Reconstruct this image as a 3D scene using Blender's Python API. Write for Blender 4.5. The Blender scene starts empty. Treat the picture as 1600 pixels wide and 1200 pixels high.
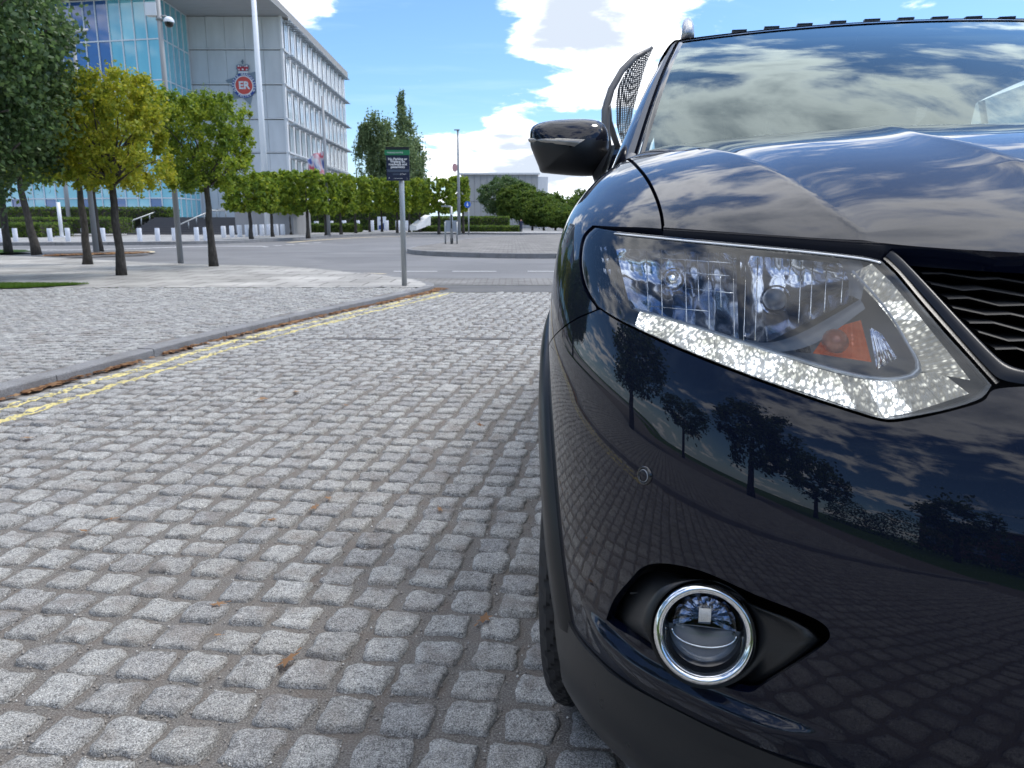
import bpy, bmesh, math, random
import numpy as np
from mathutils import Vector, Matrix, noise
from mathutils.bvhtree import BVHTree
from mathutils.geometry import tessellate_polygon
random.seed(7); rng = np.random.default_rng(7)
S = bpy.context.scene
COL = S.collection
# ------------------------------------------------------------------ camera
PITCH = math.radians(11.9); CAM_H = 0.93; FPX = 1202.0
cam_d = bpy.data.cameras.new('camera'); cam_d.sensor_width = 36; cam_d.lens = 36 * FPX / 1600
cam_d.clip_start = 0.02; cam_d.clip_end = 3000
cam = bpy.data.objects.new('camera', cam_d); COL.objects.link(cam)
cam.location = (0, 0, CAM_H); cam.rotation_euler = (math.radians(90) - PITCH, 0, 0)
cam_d.dof.use_dof = True; cam_d.dof.focus_distance = 1.15; cam_d.dof.aperture_fstop = 18.0
S.camera = cam
# ------------------------------------------------------------------ light
SUN_EL, SUN_AZ = math.radians(60), math.radians(66)      # azimuth from +Y towards +X
sd = bpy.data.lights.new('sun', 'SUN'); sd.energy = 1.0; sd.angle = math.radians(16); sd.color = (1, .95, .88)
sun = bpy.data.objects.new('sun', sd); COL.objects.link(sun)
sun.rotation_euler = (math.radians(90) - SUN_EL, 0, math.pi - SUN_AZ)
sun.rotation_euler = Vector((-math.sin(SUN_AZ) * math.cos(SUN_EL), -math.cos(SUN_AZ) * math.cos(SUN_EL), -math.sin(SUN_EL))).to_track_quat('-Z', 'Y').to_euler()
S.view_settings.view_transform = 'Standard'; S.view_settings.look = 'None'
S.view_settings.gamma = 1; S.view_settings.use_curve_mapping = False
S.view_settings.exposure = 1.34
W = bpy.data.worlds.new('World'); S.world = W; W.use_nodes = True

class NT:
    def __init__(s, tree): s.t = tree; s.n = tree.nodes; s.l = tree.links
    def node(s, typ, **kw):
        n = s.n.new(typ)
        for k, v in kw.items():
            if k.startswith('i_'):
                key = k[2:]; key = int(key) if key.isdigit() else key.replace('_', ' ')
                s.put(n.inputs[key], v)
            else: setattr(n, k, v)
        return n
    def put(s, inp, v):
        if isinstance(v, bpy.types.NodeSocket): s.l.new(v, inp)
        elif isinstance(v, bpy.types.Node): s.l.new(v.outputs[0], inp)
        else: inp.default_value = v
    def math(s, op, a, b=0.0, c=None, clamp=False):
        n = s.n.new('ShaderNodeMath'); n.operation = op; n.use_clamp = clamp
        s.put(n.inputs[0], a); s.put(n.inputs[1], b)
        if c is not None: s.put(n.inputs[2], c)
        return n.outputs[0]
    def vmath(s, op, a, b=None, scale=None):
        n = s.n.new('ShaderNodeVectorMath'); n.operation = op; s.put(n.inputs[0], a)
        if b is not None: s.put(n.inputs[1], b)
        if scale is not None: s.put(n.inputs['Scale'], scale)
        return n.outputs['Value'] if op in ('DOT_PRODUCT', 'LENGTH', 'DISTANCE') else n.outputs[0]
    def noise(s, vec, scale, detail=4, rough=.5, dist=0.0):
        n = s.node('ShaderNodeTexNoise'); s.put(n.inputs['Vector'], vec)
        s.put(n.inputs['Scale'], scale); n.inputs['Detail'].default_value = detail
        n.inputs['Roughness'].default_value = rough; n.inputs['Distortion'].default_value = dist
        return n.outputs['Fac']
    def ramp(s, fac, stops, interp='LINEAR'):
        n = s.n.new('ShaderNodeValToRGB'); s.put(n.inputs[0], fac); cr = n.color_ramp; cr.interpolation = interp
        while len(cr.elements) < len(stops): cr.elements.new(.5)
        for e, (p, c) in zip(cr.elements, stops):
            e.position = p; e.color = (c, c, c, 1) if isinstance(c, (int, float)) else (*c, 1)
        return n.outputs[0]
    def rng(s, v, a, b, c=0.0, d=1.0, smooth=False):
        n = s.n.new('ShaderNodeMapRange'); s.put(n.inputs[0], v)
        if smooth: n.interpolation_type = 'SMOOTHSTEP'
        for i, x in enumerate((a, b, c, d)): s.put(n.inputs[i + 1], x)
        return n.outputs[0]
    def mix(s, f, a, b):
        n = s.n.new('ShaderNodeMix'); n.data_type = 'RGBA'
        s.put(n.inputs[0], f)
        s.put(n.inputs[6], a if not isinstance(a, tuple) else (*a, 1)); s.put(n.inputs[7], b if not isinstance(b, tuple) else (*b, 1))
        return n.outputs[2]

def px_dir(px, py):
    u = (px - 800) / FPX; v = (600 - py) / FPX
    return Vector((u, math.cos(PITCH) + v * math.sin(PITCH), -math.sin(PITCH) + v * math.cos(PITCH)))

def build_world():
    n = NT(W.node_tree); n.n.clear()
    out = n.node('ShaderNodeOutputWorld'); bg = n.node('ShaderNodeBackground')
    sky = n.node('ShaderNodeTexSky', sky_type='NISHITA', sun_disc=False)
    sky.sun_elevation = SUN_EL; sky.sun_rotation = SUN_AZ
    sky.air_density = 1.0; sky.dust_density = .6; sky.ozone_density = 1.6
    tc = n.node('ShaderNodeTexCoord'); d = n.vmath('NORMALIZE', tc.outputs['Generated'])
    sep = n.node('ShaderNodeSeparateXYZ'); n.put(sep.inputs[0], d)
    z = n.math('MAXIMUM', sep.outputs[2], 0.0)
    k = n.math('DIVIDE', 1.0, n.math('ADD', z, .16))
    comb = n.node('ShaderNodeCombineXYZ')
    n.put(comb.inputs[0], n.math('MULTIPLY', sep.outputs[0], k)); n.put(comb.inputs[1], n.math('MULTIPLY', sep.outputs[1], k))
    n.put(comb.inputs[2], 3.7)
    # billowing cumulus field over the whole sky
    big = n.noise(comb, 1.5, 3, .5, .3)
    det = n.noise(comb, 4.2, 9, .6, .25)
    val = n.math('ADD', n.math('MULTIPLY', big, .55), n.math('MULTIPLY', det, .45))
    # where banks of cloud stand
    dens = None   # banks of cumulus at fixed places of the sky
    for (px, py, rad, amp) in ((1350, -80, .26, .08), (920, 10, .12, .16), (860, 65, .05, .09), (470, 5, .055, .22), (665, 190, .055, .11), (655, 131, .035, .15), (770, 225, .06, .15), (780, 190, .035, .12), (840, 262, .04, .07), (690, 262, .03, .08), (700, 150, .05, -.05), (560, 170, .05, .12), (600, 30, .02, .12), (900, 180, .04, .06),
                               (560, 100, .03, .05), (880, 280, .1, .10), (600, 90, .14, -.14), (720, 150, .05, -.06), (630,50,.02,.07), (700, 50, .12, -.16), (550, 60, .06, -.08), (860, 140, .05, -.06)):
        v = px_dir(px, py).normalized()
        dist = n.vmath('DISTANCE', d, tuple(v))
        g = n.math('MULTIPLY', n.math('EXPONENT', n.math('MULTIPLY', n.math('POWER', n.math('DIVIDE', dist, rad), 2.0), -1.0)), amp)
        dens = g if dens is None else n.math('ADD', dens, g)
    # behind the viewer the sky is more overcast
    up = n.rng(sep.outputs[2], .40, .75, -.012, .048)
    val = n.math('ADD', n.math('ADD', val, dens), up)
    m = n.rng(val, .505, .60, 0, 1, True)
    thick = n.rng(val, .565, .72, 0, 1, True)
    wisp = n.noise(n.vmath('MULTIPLY', comb, (.7, 2.4, 1)), 1.6, 6, .6, .6)
    wm = n.rng(wisp, .5, .8, 0, .35, True)
    sundir = (math.sin(SUN_AZ) * math.cos(SUN_EL), math.cos(SUN_AZ) * math.cos(SUN_EL), math.sin(SUN_EL))
    sd_ = n.vmath('DOT_PRODUCT', d, sundir)
    glow = n.rng(sd_, .3, 1.0, 0, 1)
    glow = n.math('POWER', glow, 2.0)
    cl_b = n.mix(thick, (8.4, 8.6, 9.0), (3.0, 3.35, 3.9))
    cl_s = n.mix(thick, (9.0, 9.1, 9.2), (3.3, 3.7, 4.3))
    cloud = n.mix(glow, cl_b, cl_s)
    base = n.mix(wm, sky.outputs[0], (5.4, 6.0, 7.0))
    base = n.vmath('MULTIPLY', base, (.50, .66, .84))
    hz = n.rng(sep.outputs[2], 0.0, .14, .5, 0, True)
    base = n.mix(hz, base, (4.6, 5.8, 7.0))
    n.put(bg.inputs[0], n.mix(m, base, cloud)); bg.inputs[1].default_value = .1
    n.l.new(bg.outputs[0], out.inputs[0])
build_world()
W.cycles.sampling_method = 'MANUAL'; W.cycles.sample_map_resolution = 1024

# ------------------------------------------------------------------ helpers
def tag(o, label=None, cat=None, group=None, kind=None):
    if label: o['label'] = label
    if cat: o['category'] = cat
    if group: o['group'] = group
    if kind: o['kind'] = kind
    return o
def empty(name, loc=(0, 0, 0), rz=0, label=None, cat=None, group=None):
    o = bpy.data.objects.new(name, None); COL.objects.link(o); o.location = loc; o.rotation_euler = (0, 0, rz)
    o.empty_display_size = .1
    return tag(o, label, cat, group)
def link(name, me, parent=None, loc=None, rot=None, scale=None):
    o = bpy.data.objects.new(name, me); COL.objects.link(o)
    if parent: o.parent = parent
    if loc is not None: o.location = loc
    if rot is not None: o.rotation_euler = rot
    if scale is not None: o.scale = scale
    return o
def mk_mesh(name, V, F, mat=None, smooth=False, mats=None, mi=None):
    me = bpy.data.meshes.new(name)
    me.from_pydata([tuple(v) for v in V], [], [tuple(int(i) for i in f) for f in F])
    for m in (mats or ([mat] if mat else [])): me.materials.append(m)
    if mi is not None: me.polygons.foreach_set('material_index', mi)
    if smooth is True: me.polygons.foreach_set('use_smooth', [True] * len(me.polygons))
    elif smooth: me.shade_smooth() if hasattr(me, 'shade_smooth') else None
    me.update(); return me
def quads_mesh(name, V, nq, mat, smooth=False):
    """V (nq*4,3) array: loose quads, built fast"""
    me = bpy.data.meshes.new(name); nv = nq * 4
    me.vertices.add(nv); me.vertices.foreach_set('co', np.asarray(V, dtype=np.float32).ravel())
    me.loops.add(nv); me.loops.foreach_set('vertex_index', np.arange(nv, dtype=np.int32))
    me.polygons.add(nq); me.polygons.foreach_set('loop_start', np.arange(0, nv, 4, dtype=np.int32))
    me.materials.append(mat); me.update(calc_edges=True); return me
def np_mesh(name, V, F4, mat, smooth=False):
    me = bpy.data.meshes.new(name); V = np.asarray(V, dtype=np.float32); F4 = np.asarray(F4, dtype=np.int32)
    k = F4.shape[1]
    me.vertices.add(len(V)); me.vertices.foreach_set('co', V.ravel())
    me.loops.add(F4.size); me.loops.foreach_set('vertex_index', F4.ravel())
    me.polygons.add(len(F4)); me.polygons.foreach_set('loop_start', np.arange(0, F4.size, k, dtype=np.int32))
    if smooth: me.polygons.foreach_set('use_smooth', np.ones(len(F4), dtype=bool))
    me.materials.append(mat); me.update(calc_edges=True); return me
class MB:
    """collects shapes into one mesh"""
    def __init__(s): s.V = []; s.F = []
    def add(s, V, F):
        o = len(s.V); s.V += [tuple(v) for v in V]; s.F += [tuple(i + o for i in f) for f in F]; return s
    def box(s, c, size, rz=0, M=None, bev=0):
        hx, hy, hz = size[0] / 2, size[1] / 2, size[2] / 2
        V = [Vector((x, y, z)) for z in (-hz, hz) for y in (-hy, hy) for x in (-hx, hx)]
        R = M if M else Matrix.Rotation(rz, 3, 'Z')
        V = [R @ v + Vector(c) for v in V]
        return s.add(V, [(0, 2, 3, 1), (4, 5, 7, 6), (0, 1, 5, 4), (2, 6, 7, 3), (0, 4, 6, 2), (1, 3, 7, 5)])
    def tube(s, pts, rad, n=8, cap=True, flat=1.0):
        pts = [Vector(p) for p in pts]; rads = rad if isinstance(rad, (list, tuple)) else [rad] * len(pts)
        V = []; F = []; prev = None
        for i, p in enumerate(pts):
            t = (pts[min(i + 1, len(pts) - 1)] - pts[max(i - 1, 0)]).normalized()
            if prev is None: a = t.orthogonal().normalized()
            else: a = (prev - t * prev.dot(t)).normalized()
            prev = a; b = t.cross(a)
            for k in range(n):
                an = 2 * math.pi * k / n
                V.append(p + (a * math.cos(an) + b * math.sin(an) * flat) * rads[i])
        for i in range(len(pts) - 1):
            for k in range(n):
                k2 = (k + 1) % n; F.append((i * n + k, i * n + k2, (i + 1) * n + k2, (i + 1) * n + k))
        if cap: F.append(tuple(range(n))[::-1]); F.append(tuple((len(pts) - 1) * n + k for k in range(n)))
        return s.add(V, F)
    def prism(s, poly, z0, z1):
        n = len(poly); V = [(x, y, z0) for x, y in poly] + [(x, y, z1) for x, y in poly]
        return s.add(V, [tuple(range(n))[::-1], tuple(range(n, 2 * n))] + [(i, (i + 1) % n, (i + 1) % n + n, i + n) for i in range(n)])
    def mesh(s, name, mat, smooth=False): return mk_mesh(name, s.V, s.F, mat, smooth)
    def build(s, name, mat, parent=None, smooth=False, loc=None): return link(name, s.mesh(name, mat, smooth), parent, loc)
def smooth_angle(o, deg=35):
    me = o.data; me.polygons.foreach_set('use_smooth', [True] * len(me.polygons))
    bm = bmesh.new(); bm.from_mesh(me); a = math.radians(deg)
    for e in bm.edges:
        if len(e.link_faces) == 2 and e.calc_face_angle(0) > a: e.smooth = False
    bm.to_mesh(me); bm.free(); return o
def copy_tree(o, parent=None):
    c = o.copy(); COL.objects.link(c)
    if parent: c.parent = parent
    for ch in list(o.children): copy_tree(ch, c)
    return c
def GP(px, py, z=0.0):
    d = px_dir(px, py); t = (z - CAM_H) / d.z; return Vector((d.x * t, d.y * t, z))
def PY(px, py, Y):
    d = px_dir(px, py); t = Y / d.y; return Vector((d.x * t, Y, CAM_H + d.z * t))

# ------------------------------------------------------------------ materials
def mat(name, col=(.5, .5, .5), rough=.6, metal=0, spec=.5, coat=0, coatr=.03, fn=None, emis=None, estr=0, sheen=0):
    m = bpy.data.materials.new(name); m.use_nodes = True; n = NT(m.node_tree)
    b = n.n['Principled BSDF']; b.inputs['Base Color'].default_value = (*col, 1); b.inputs['Roughness'].default_value = rough
    b.inputs['Metallic'].default_value = metal; b.inputs['Specular IOR Level'].default_value = spec
    b.inputs['Coat Weight'].default_value = coat; b.inputs['Coat Roughness'].default_value = coatr; b.inputs['Coat IOR'].default_value = 1.43
    if emis: b.inputs['Emission Color'].default_value = (*emis, 1); b.inputs['Emission Strength'].default_value = estr
    if fn: fn(n, b)
    return m
def bump(n, b, h, strength=.3, dist=.01):
    bp = n.node('ShaderNodeBump'); bp.inputs['Strength'].default_value = strength; bp.inputs['Distance'].default_value = dist
    n.put(bp.inputs['Height'], h); n.l.new(bp.outputs[0], b.inputs['Normal']); return bp
def obj_co(n): return n.node('ShaderNodeTexCoord').outputs['Object']
def wpos(n): return n.node('ShaderNodeNewGeometry').outputs['Position']

def f_sett(n, b):
    p = wpos(n)
    isl = n.node('ShaderNodeNewGeometry').outputs['Random Per Island']
    oi = n.node('ShaderNodeObjectInfo').outputs['Random']
    rnd = n.math('FRACT', n.math('ADD', isl, oi))
    sp = n.noise(p, 330, 4, .75)
    sp2 = n.noise(p, 90, 5, .6)
    big = n.noise(p, 9, 3, .5)
    c = n.ramp(sp, [(.34, (.08, .08, .08)), (.45, (.29, .289, .284)), (.56, (.54, .538, .53)), (.66, (.85, .85, .84))])
    sp3 = n.noise(p, 38, 5, .7); c2 = n.ramp(n.math('ADD', n.math('MULTIPLY', sp2, .55), n.math('MULTIPLY', sp3, .45)), [(.36, (.30, .29, .29)), (.48, (.82, .82, .81)), (.62, (1.16, 1.16, 1.15))])
    mm = n.node('ShaderNodeMix', data_type='RGBA', blend_type='MULTIPLY'); mm.inputs[0].default_value = .75
    n.put(mm.inputs[6], c); n.put(mm.inputs[7], c2)
    t = n.ramp(rnd, [(0, (.86, .86, .87)), (.5, (1.0, .99, .97)), (.85, (1.14, 1.14, 1.13)), (1, (.92, .91, .91))])
    m2 = n.node('ShaderNodeMix', data_type='RGBA', blend_type='MULTIPLY'); m2.inputs[0].default_value = 1
    n.put(m2.inputs[6], mm.outputs[2]); n.put(m2.inputs[7], t)
    dirt = n.rng(n.math('ADD', big, n.math('MULTIPLY', sp2, .4)), .72, .9, 0, .45)
    n.put(b.inputs['Base Color'], n.mix(dirt, m2.outputs[2], (.17, .135, .11)))
    h = n.math('ADD', n.math('MULTIPLY', sp, .4), n.math('MULTIPLY', sp2, 1.0))
    bump(n, b, h, 1.0, .010)
M_sett = mat('granite_sett', rough=.8, spec=.3, fn=f_sett)
def f_mortar(n, b):
    p = wpos(n)
    s1 = n.noise(p, 260, 4, .7); s2 = n.noise(p, 14, 5, .6); s3 = n.noise(p, 2.2, 3)
    c = n.ramp(s1, [(.3, (.07, .066, .062)), (.5, (.19, .18, .168)), (.7, (.44, .42, .395))])
    c2 = n.mix(n.rng(s2, .45, .7, 0, .6), c, (.20, .165, .14))
    c3 = n.mix(n.rng(s3, .5, .75, 0, .5), c2, (.23, .22, .21))
    n.put(b.inputs['Base Color'], c3)
    bump(n, b, n.math('ADD', s1, s2), 1.0, .006)
M_mortar = mat('mortar', rough=.95, spec=.15, fn=f_mortar)
def f_pave(scale=(.6, .6), c0=(.36, .35, .33), c1=(.48, .465, .44)):
    def f(n, b):
        p = wpos(n)
        br = n.node('ShaderNodeTexBrick'); n.put(br.inputs['Vector'], p)
        br.inputs['Scale'].default_value = 1; br.inputs['Brick Width'].default_value = scale[0]; br.inputs['Row Height'].default_value = scale[1]
        br.inputs['Mortar Size'].default_value = .012
        br.inputs['Color1'].default_value = (*c0, 1); br.inputs['Color2'].default_value = (*c1, 1); br.inputs['Mortar'].default_value = (.14, .13, .12, 1)
        s = n.noise(p, 1.1, 6, .6); s2 = n.noise(p, 60, 4, .7)
        mm = n.node('ShaderNodeMix', data_type='RGBA', blend_type='MULTIPLY'); mm.inputs[0].default_value = 1
        n.put(mm.inputs[6], br.outputs[0]); n.put(mm.inputs[7], n.ramp(s, [(.3, .62), (.6, 1.0), (.75, 1.1)]))
        m3 = n.node('ShaderNodeMix', data_type='RGBA', blend_type='MULTIPLY'); m3.inputs[0].default_value = 1
        n.put(m3.inputs[6], mm.outputs[2]); n.put(m3.inputs[7], n.ramp(s2, [(.3, .75), (.7, 1.15)]))
        n.put(b.inputs['Base Color'], m3.outputs[2])
    return f
M_pave = mat('pale_paving', rough=.85, spec=.25, fn=f_pave())
M_pave2 = mat('far_paving', rough=.85, spec=.25, fn=f_pave((.9, .6), (.33, .33, .33), (.42, .42, .42)))
def f_asph(c0, c1):
    def f(n, b):
        p = wpos(n); s1 = n.noise(p, 120, 4, .7); s2 = n.noise(p, .35, 5, .6, .5)
        st = n.noise(n.vmath('MULTIPLY', p, (.15, 1.4, 1)), 1.0, 5, .6, .5)
        c = n.ramp(s1, [(.3, tuple(x * .55 for x in c0)), (.5, c0), (.72, tuple(min(1, x * 1.7) for x in c0))])
        c = n.mix(n.rng(s2, .4, .65), c, c1); c = n.mix(n.rng(st, .55, .7, 0, .45), c, tuple(x * .6 for x in c0))
        n.put(b.inputs['Base Color'], c); bump(n, b, s1, .6, .004)
    return f
M_asph = mat('asphalt', rough=.8, spec=.3, fn=f_asph((.15, .15, .155), (.20, .20, .205)))
M_asph_d = mat('asphalt_dark', rough=.85, spec=.3, fn=f_asph((.105, .105, .108), (.14, .14, .14)))
M_band = mat('block_band', rough=.85, spec=.25, fn=f_pave((.2, .12), (.19, .187, .18), (.27, .265, .26)))
M_island = mat('island_paving', rough=.85, spec=.25, fn=f_pave((.25, .2), (.20, .19, .18), (.29, .28, .265)))
def f_kerb(n, b):
    p = wpos(n); s1 = n.noise(p, 200, 4, .7); s2 = n.noise(p, 4, 4)
    c = n.ramp(s1, [(.3, (.10, .10, .105)), (.5, (.21, .21, .215)), (.7, (.42, .42, .42))])
    n.put(b.inputs['Base Color'], n.mix(n.rng(s2, .45, .7, 0, .5), c, (.12, .115, .11))); bump(n, b, s1, .7, .004)
M_kerb = mat('granite_kerb', rough=.8, spec=.3, fn=f_kerb)
def f_paint(col):
    def f(n, b):
        p = wpos(n); s = n.noise(p, 45, 6, .72); s2 = n.noise(p, 7, 4, .6)
        a = n.rng(n.math('ADD', n.math('MULTIPLY', s, .75), n.math('MULTIPLY', s2, .35)), .462, .54)
        n.put(b.inputs['Base Color'], n.mix(n.noise(p, 20, 3), col, tuple(x * .75 for x in col)))
        n.put(b.inputs['Alpha'], a)
    return f
M_yline = mat('yellow_road_paint', rough=.7, fn=f_paint((.70, .60, .25)))
M_wline = mat('white_road_paint', (.62, .62, .62), .7)
M_yline2 = mat('faded_yellow_paint', (.62, .52, .34), .7)
def f_leaf(c0, c1, c2):
    def f(n, b):
        r = n.node('ShaderNodeNewGeometry').outputs['Random Per Island']
        oi = n.node('ShaderNodeObjectInfo').outputs['Random']
        cl = n.noise(wpos(n), 1.6, 3, .6)
        v = n.math('ADD', n.math('MULTIPLY', r, .55), n.rng(cl, .3, .7, 0, .5))
        n.put(b.inputs['Base Color'], n.ramp(v, [(.05, c0), (.5, c1), (.95, c2)]))
        tr = n.node('ShaderNodeBsdfTranslucent'); n.put(tr.inputs[0], n.ramp(v, [(.05, tuple(x * 1.3 for x in c0)), (.5, tuple(x * 1.5 for x in c1)), (.95, tuple(min(1, x * 1.5) for x in c2))]))
        ms = n.node('ShaderNodeMixShader'); ms.inputs[0].default_value = .42
        n.l.new(b.outputs[0], ms.inputs[1]); n.l.new(tr.outputs[0], ms.inputs[2])
        n.l.new(ms.outputs[0], n.n['Material Output'].inputs[0])
    return f
M_leaf_dark = mat('dark_foliage', rough=.45, spec=.5, fn=f_leaf((.035, .07, .028), (.075, .13, .045), (.15, .22, .07)))
M_leaf_yel = mat('yellowing_foliage', rough=.55, spec=.35, fn=f_leaf((.10, .16, .014), (.26, .29, .022), (.48, .42, .04)))
M_leaf_grn = mat('green_foliage', rough=.55, spec=.35, fn=f_leaf((.05, .10, .014), (.16, .235, .024), (.36, .39, .035)))
M_leaf_hedge = mat('hedge_foliage', rough=.6, spec=.3, fn=f_leaf((.03, .065, .012), (.08, .135, .022), (.17, .22, .035)))
M_leaf_far = mat('weeping_foliage', rough=.6, spec=.3, fn=f_leaf((.09, .14, .07), (.15, .21, .09), (.22, .27, .13)))
M_fallen = mat('fallen_leaf', rough=.7, spec=.3, fn=f_leaf((.12, .065, .04), (.28, .155, .08), (.52, .34, .19)))
M_grass = mat('grass_blades', rough=.6, spec=.3, fn=f_leaf((.05, .10, .012), (.09, .17, .018), (.15, .22, .03)))
def f_bark(n, b):
    p = wpos(n); s = n.noise(n.vmath('MULTIPLY', p, (1, 1, .3)), 30, 5, .65)
    n.put(b.inputs['Base Color'], n.ramp(s, [(.3, (.03, .027, .024)), (.6, (.085, .075, .065)), (.8, (.15, .14, .125))])); bump(n, b, s, .8, .01)
M_bark = mat('bark', rough=.9, spec=.2, fn=f_bark)
def f_soil(n, b):
    p = wpos(n); s = n.noise(p, 40, 5, .7); n.put(b.inputs['Base Color'], n.ramp(s, [(.3, (.05, .04, .03)), (.7, (.17, .13, .10))]))
M_soil = mat('soil', rough=.95, spec=.1, fn=f_soil)
def f_turf(n, b):
    p = wpos(n); s = n.noise(p, 30, 5, .7); n.put(b.inputs['Base Color'], n.ramp(s, [(.3, (.03, .07, .01)), (.7, (.09, .16, .025))]))
M_turf = mat('turf', rough=.9, spec=.1, fn=f_turf)
M_steel = mat('galvanised_steel', (.34, .36, .37), .45, .6)
M_pole = mat('grey_painted_steel', (.27, .28, .29), .5)
M_white = mat('white_painted_metal', (.72, .74, .77), .4)
def f_bollard(n, b):
    p = wpos(n); s = n.noise(p, 6, 4); n.put(b.inputs['Base Color'], n.ramp(s, [(.3, (.60, .63, .70)), (.7, (.75, .77, .82))]))
M_bollard = mat('pale_bollard', rough=.6, fn=f_bollard)
def f_conc(c):
    def f(n, b):
        p = wpos(n); s = n.noise(n.vmath('MULTIPLY', p, (1, 1, .25)), 1.3, 5, .6); s2 = n.noise(p, 25, 4)
        cc = n.ramp(s, [(.3, tuple(x * .86 for x in c)), (.7, c)])
        m3 = n.node('ShaderNodeMix', data_type='RGBA', blend_type='MULTIPLY'); m3.inputs[0].default_value = .4
        n.put(m3.inputs[6], cc); n.put(m3.inputs[7], n.ramp(s2, [(.3, .85), (.7, 1.0)])); n.put(b.inputs['Base Color'], m3.outputs[2])
    return f
M_conc = mat('pale_concrete', rough=.75, fn=f_conc((.64, .655, .68)))
M_conc_d = mat('grey_concrete', rough=.8, fn=f_conc((.30, .30, .31)))
M_conc_side = mat('white_cladding', rough=.6, fn=f_conc((.76, .76, .77)))
M_soffit = mat('soffit_panel', (.40, .40, .41), .6)
M_fascia = mat('fascia', (.30, .28, .26), .6)
def f_glass(c0, c1):
    def f(n, b):
        oi = n.node('ShaderNodeObjectInfo').outputs['Random']
        p = wpos(n); s = n.noise(n.vmath('MULTIPLY', p, (1.3, .6, .2)), .9, 3)
        n.put(b.inputs['Base Color'], n.mix(n.math('ADD', n.math('MULTIPLY', oi, .5), n.math('MULTIPLY', s, .5)), c0, c1))
    return f
M_cw = mat('curtain_wall_glass', rough=.04, spec=.9, fn=f_glass((.06, .33, .46), (.26, .64, .72)), coat=.6)
M_cw_dark = mat('curtain_wall_glass_blue', rough=.03, spec=.9, fn=f_glass((.01, .06, .24), (.03, .14, .38)), coat=.6)
M_win = mat('window_glass', rough=.08, spec=.8, fn=f_glass((.50, .60, .66), (.82, .88, .90)), coat=.5)
M_mull = mat('mullion', (.62, .66, .70), .4)
M_step = mat('dark_step_stone', (.085, .083, .088), .7)
M_louv = mat('sun_louvre_metal', (.42, .44, .46), .35, .7)
M_dark = mat('dark_void', (.012, .013, .015), .8)
# car
def f_paint_car(n, b):
    p = obj_co(n); fl = n.node('ShaderNodeTexVoronoi'); n.put(fl.inputs['Vector'], p); fl.inputs['Scale'].default_value = 2600
    s = n.noise(p, 60, 2); lw = n.node('ShaderNodeLayerWeight'); lw.inputs[0].default_value = .35
    c = n.mix(n.rng(fl.outputs['Distance'], 0, .5, .3, 0), (.0012, .0028, .011), (.005, .009, .026))
    ds = n.noise(p, 900, 2, .6); sz = n.node('ShaderNodeSeparateXYZ'); n.put(sz.inputs[0], p)
    dm = n.math('MULTIPLY', n.rng(ds, .64, .72), n.rng(n.math('ADD', sz.outputs[2], n.math('MULTIPLY', n.noise(p, 5, 4), .4)), 1.1, .4, .02, .16))
    n.put(b.inputs['Base Color'], n.mix(dm, c, (.16, .15, .14))); n.put(b.inputs['Coat Weight'], n.rng(dm, 0, .3, 1, .85))
    # faint dust on the lacquer
    d = n.noise(p, 420, 3, .8); n.put(b.inputs['Coat Roughness'], n.rng(d, .6, .8, .012, .10))
M_paint = mat('midnight_blue_paint', rough=.5, metal=0, spec=.04, coat=1.0, coatr=.015, fn=f_paint_car)
def f_plastic(n, b):
    p = obj_co(n); s = n.noise(p, 500, 3, .6); bump(n, b, s, .25, .0006)
    n.put(b.inputs['Roughness'], n.rng(n.noise(p, 8, 4), .3, .7, .27, .42))
M_plast = mat('black_grained_plastic', (.010, .011, .013), .36, spec=.5, fn=f_plastic)
M_gloss = mat('gloss_black_trim', (.005, .006, .009), .12, spec=.6, coat=.5)
M_trim_dark = mat('dark_grille_trim', (.008, .010, .016), .32, spec=.3)
M_inner = mat('black_underbody', (.004, .004, .005), .8, spec=.2)
M_chrome = mat('chrome', (.80, .81, .82), .06, 1.0)
def f_refl(n, b):
    p = obj_co(n); s = n.noise(p, 30, 2); bump(n, b, s, .08, .002)
M_refl = mat('faceted_reflector', (.50, .54, .62), .13, 1.0, fn=f_refl)
M_lampbk = mat('lamp_housing_grey', (.10, .118, .145), .35, spec=.5)
M_amber = mat('amber_indicator', (.34, .075, .02), .25, .3, coat=.6, emis=(.9, .18, .03), estr=.05)
def f_glassy(tint, fres, gt=(1, 1, 1)):
    def f(n, b):
        tr = n.node('ShaderNodeBsdfTransparent'); tr.inputs[0].default_value = (*tint, 1)
        gl = n.node('ShaderNodeBsdfGlossy'); gl.inputs['Roughness'].default_value = .01; gl.inputs[0].default_value = (*gt, 1)
        fr = n.node('ShaderNodeFresnel'); fr.inputs[0].default_value = fres
        ms = n.node('ShaderNodeMixShader'); n.l.new(fr.outputs[0], ms.inputs[0]); n.l.new(tr.outputs[0], ms.inputs[1]); n.l.new(gl.outputs[0], ms.inputs[2])
        n.l.new(ms.outputs[0], n.n['Material Output'].inputs[0])
    return f
M_lens = mat('clear_lens', fn=f_glassy((.90, .93, .96), 1.5))
M_screen = mat('windscreen_glass', fn=f_glassy((.45, .54, .54), 2.1, (.86, 1.0, .98)))
M_sideglass = mat('tinted_glass', fn=f_glassy((.25, .28, .28), 1.6))
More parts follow.
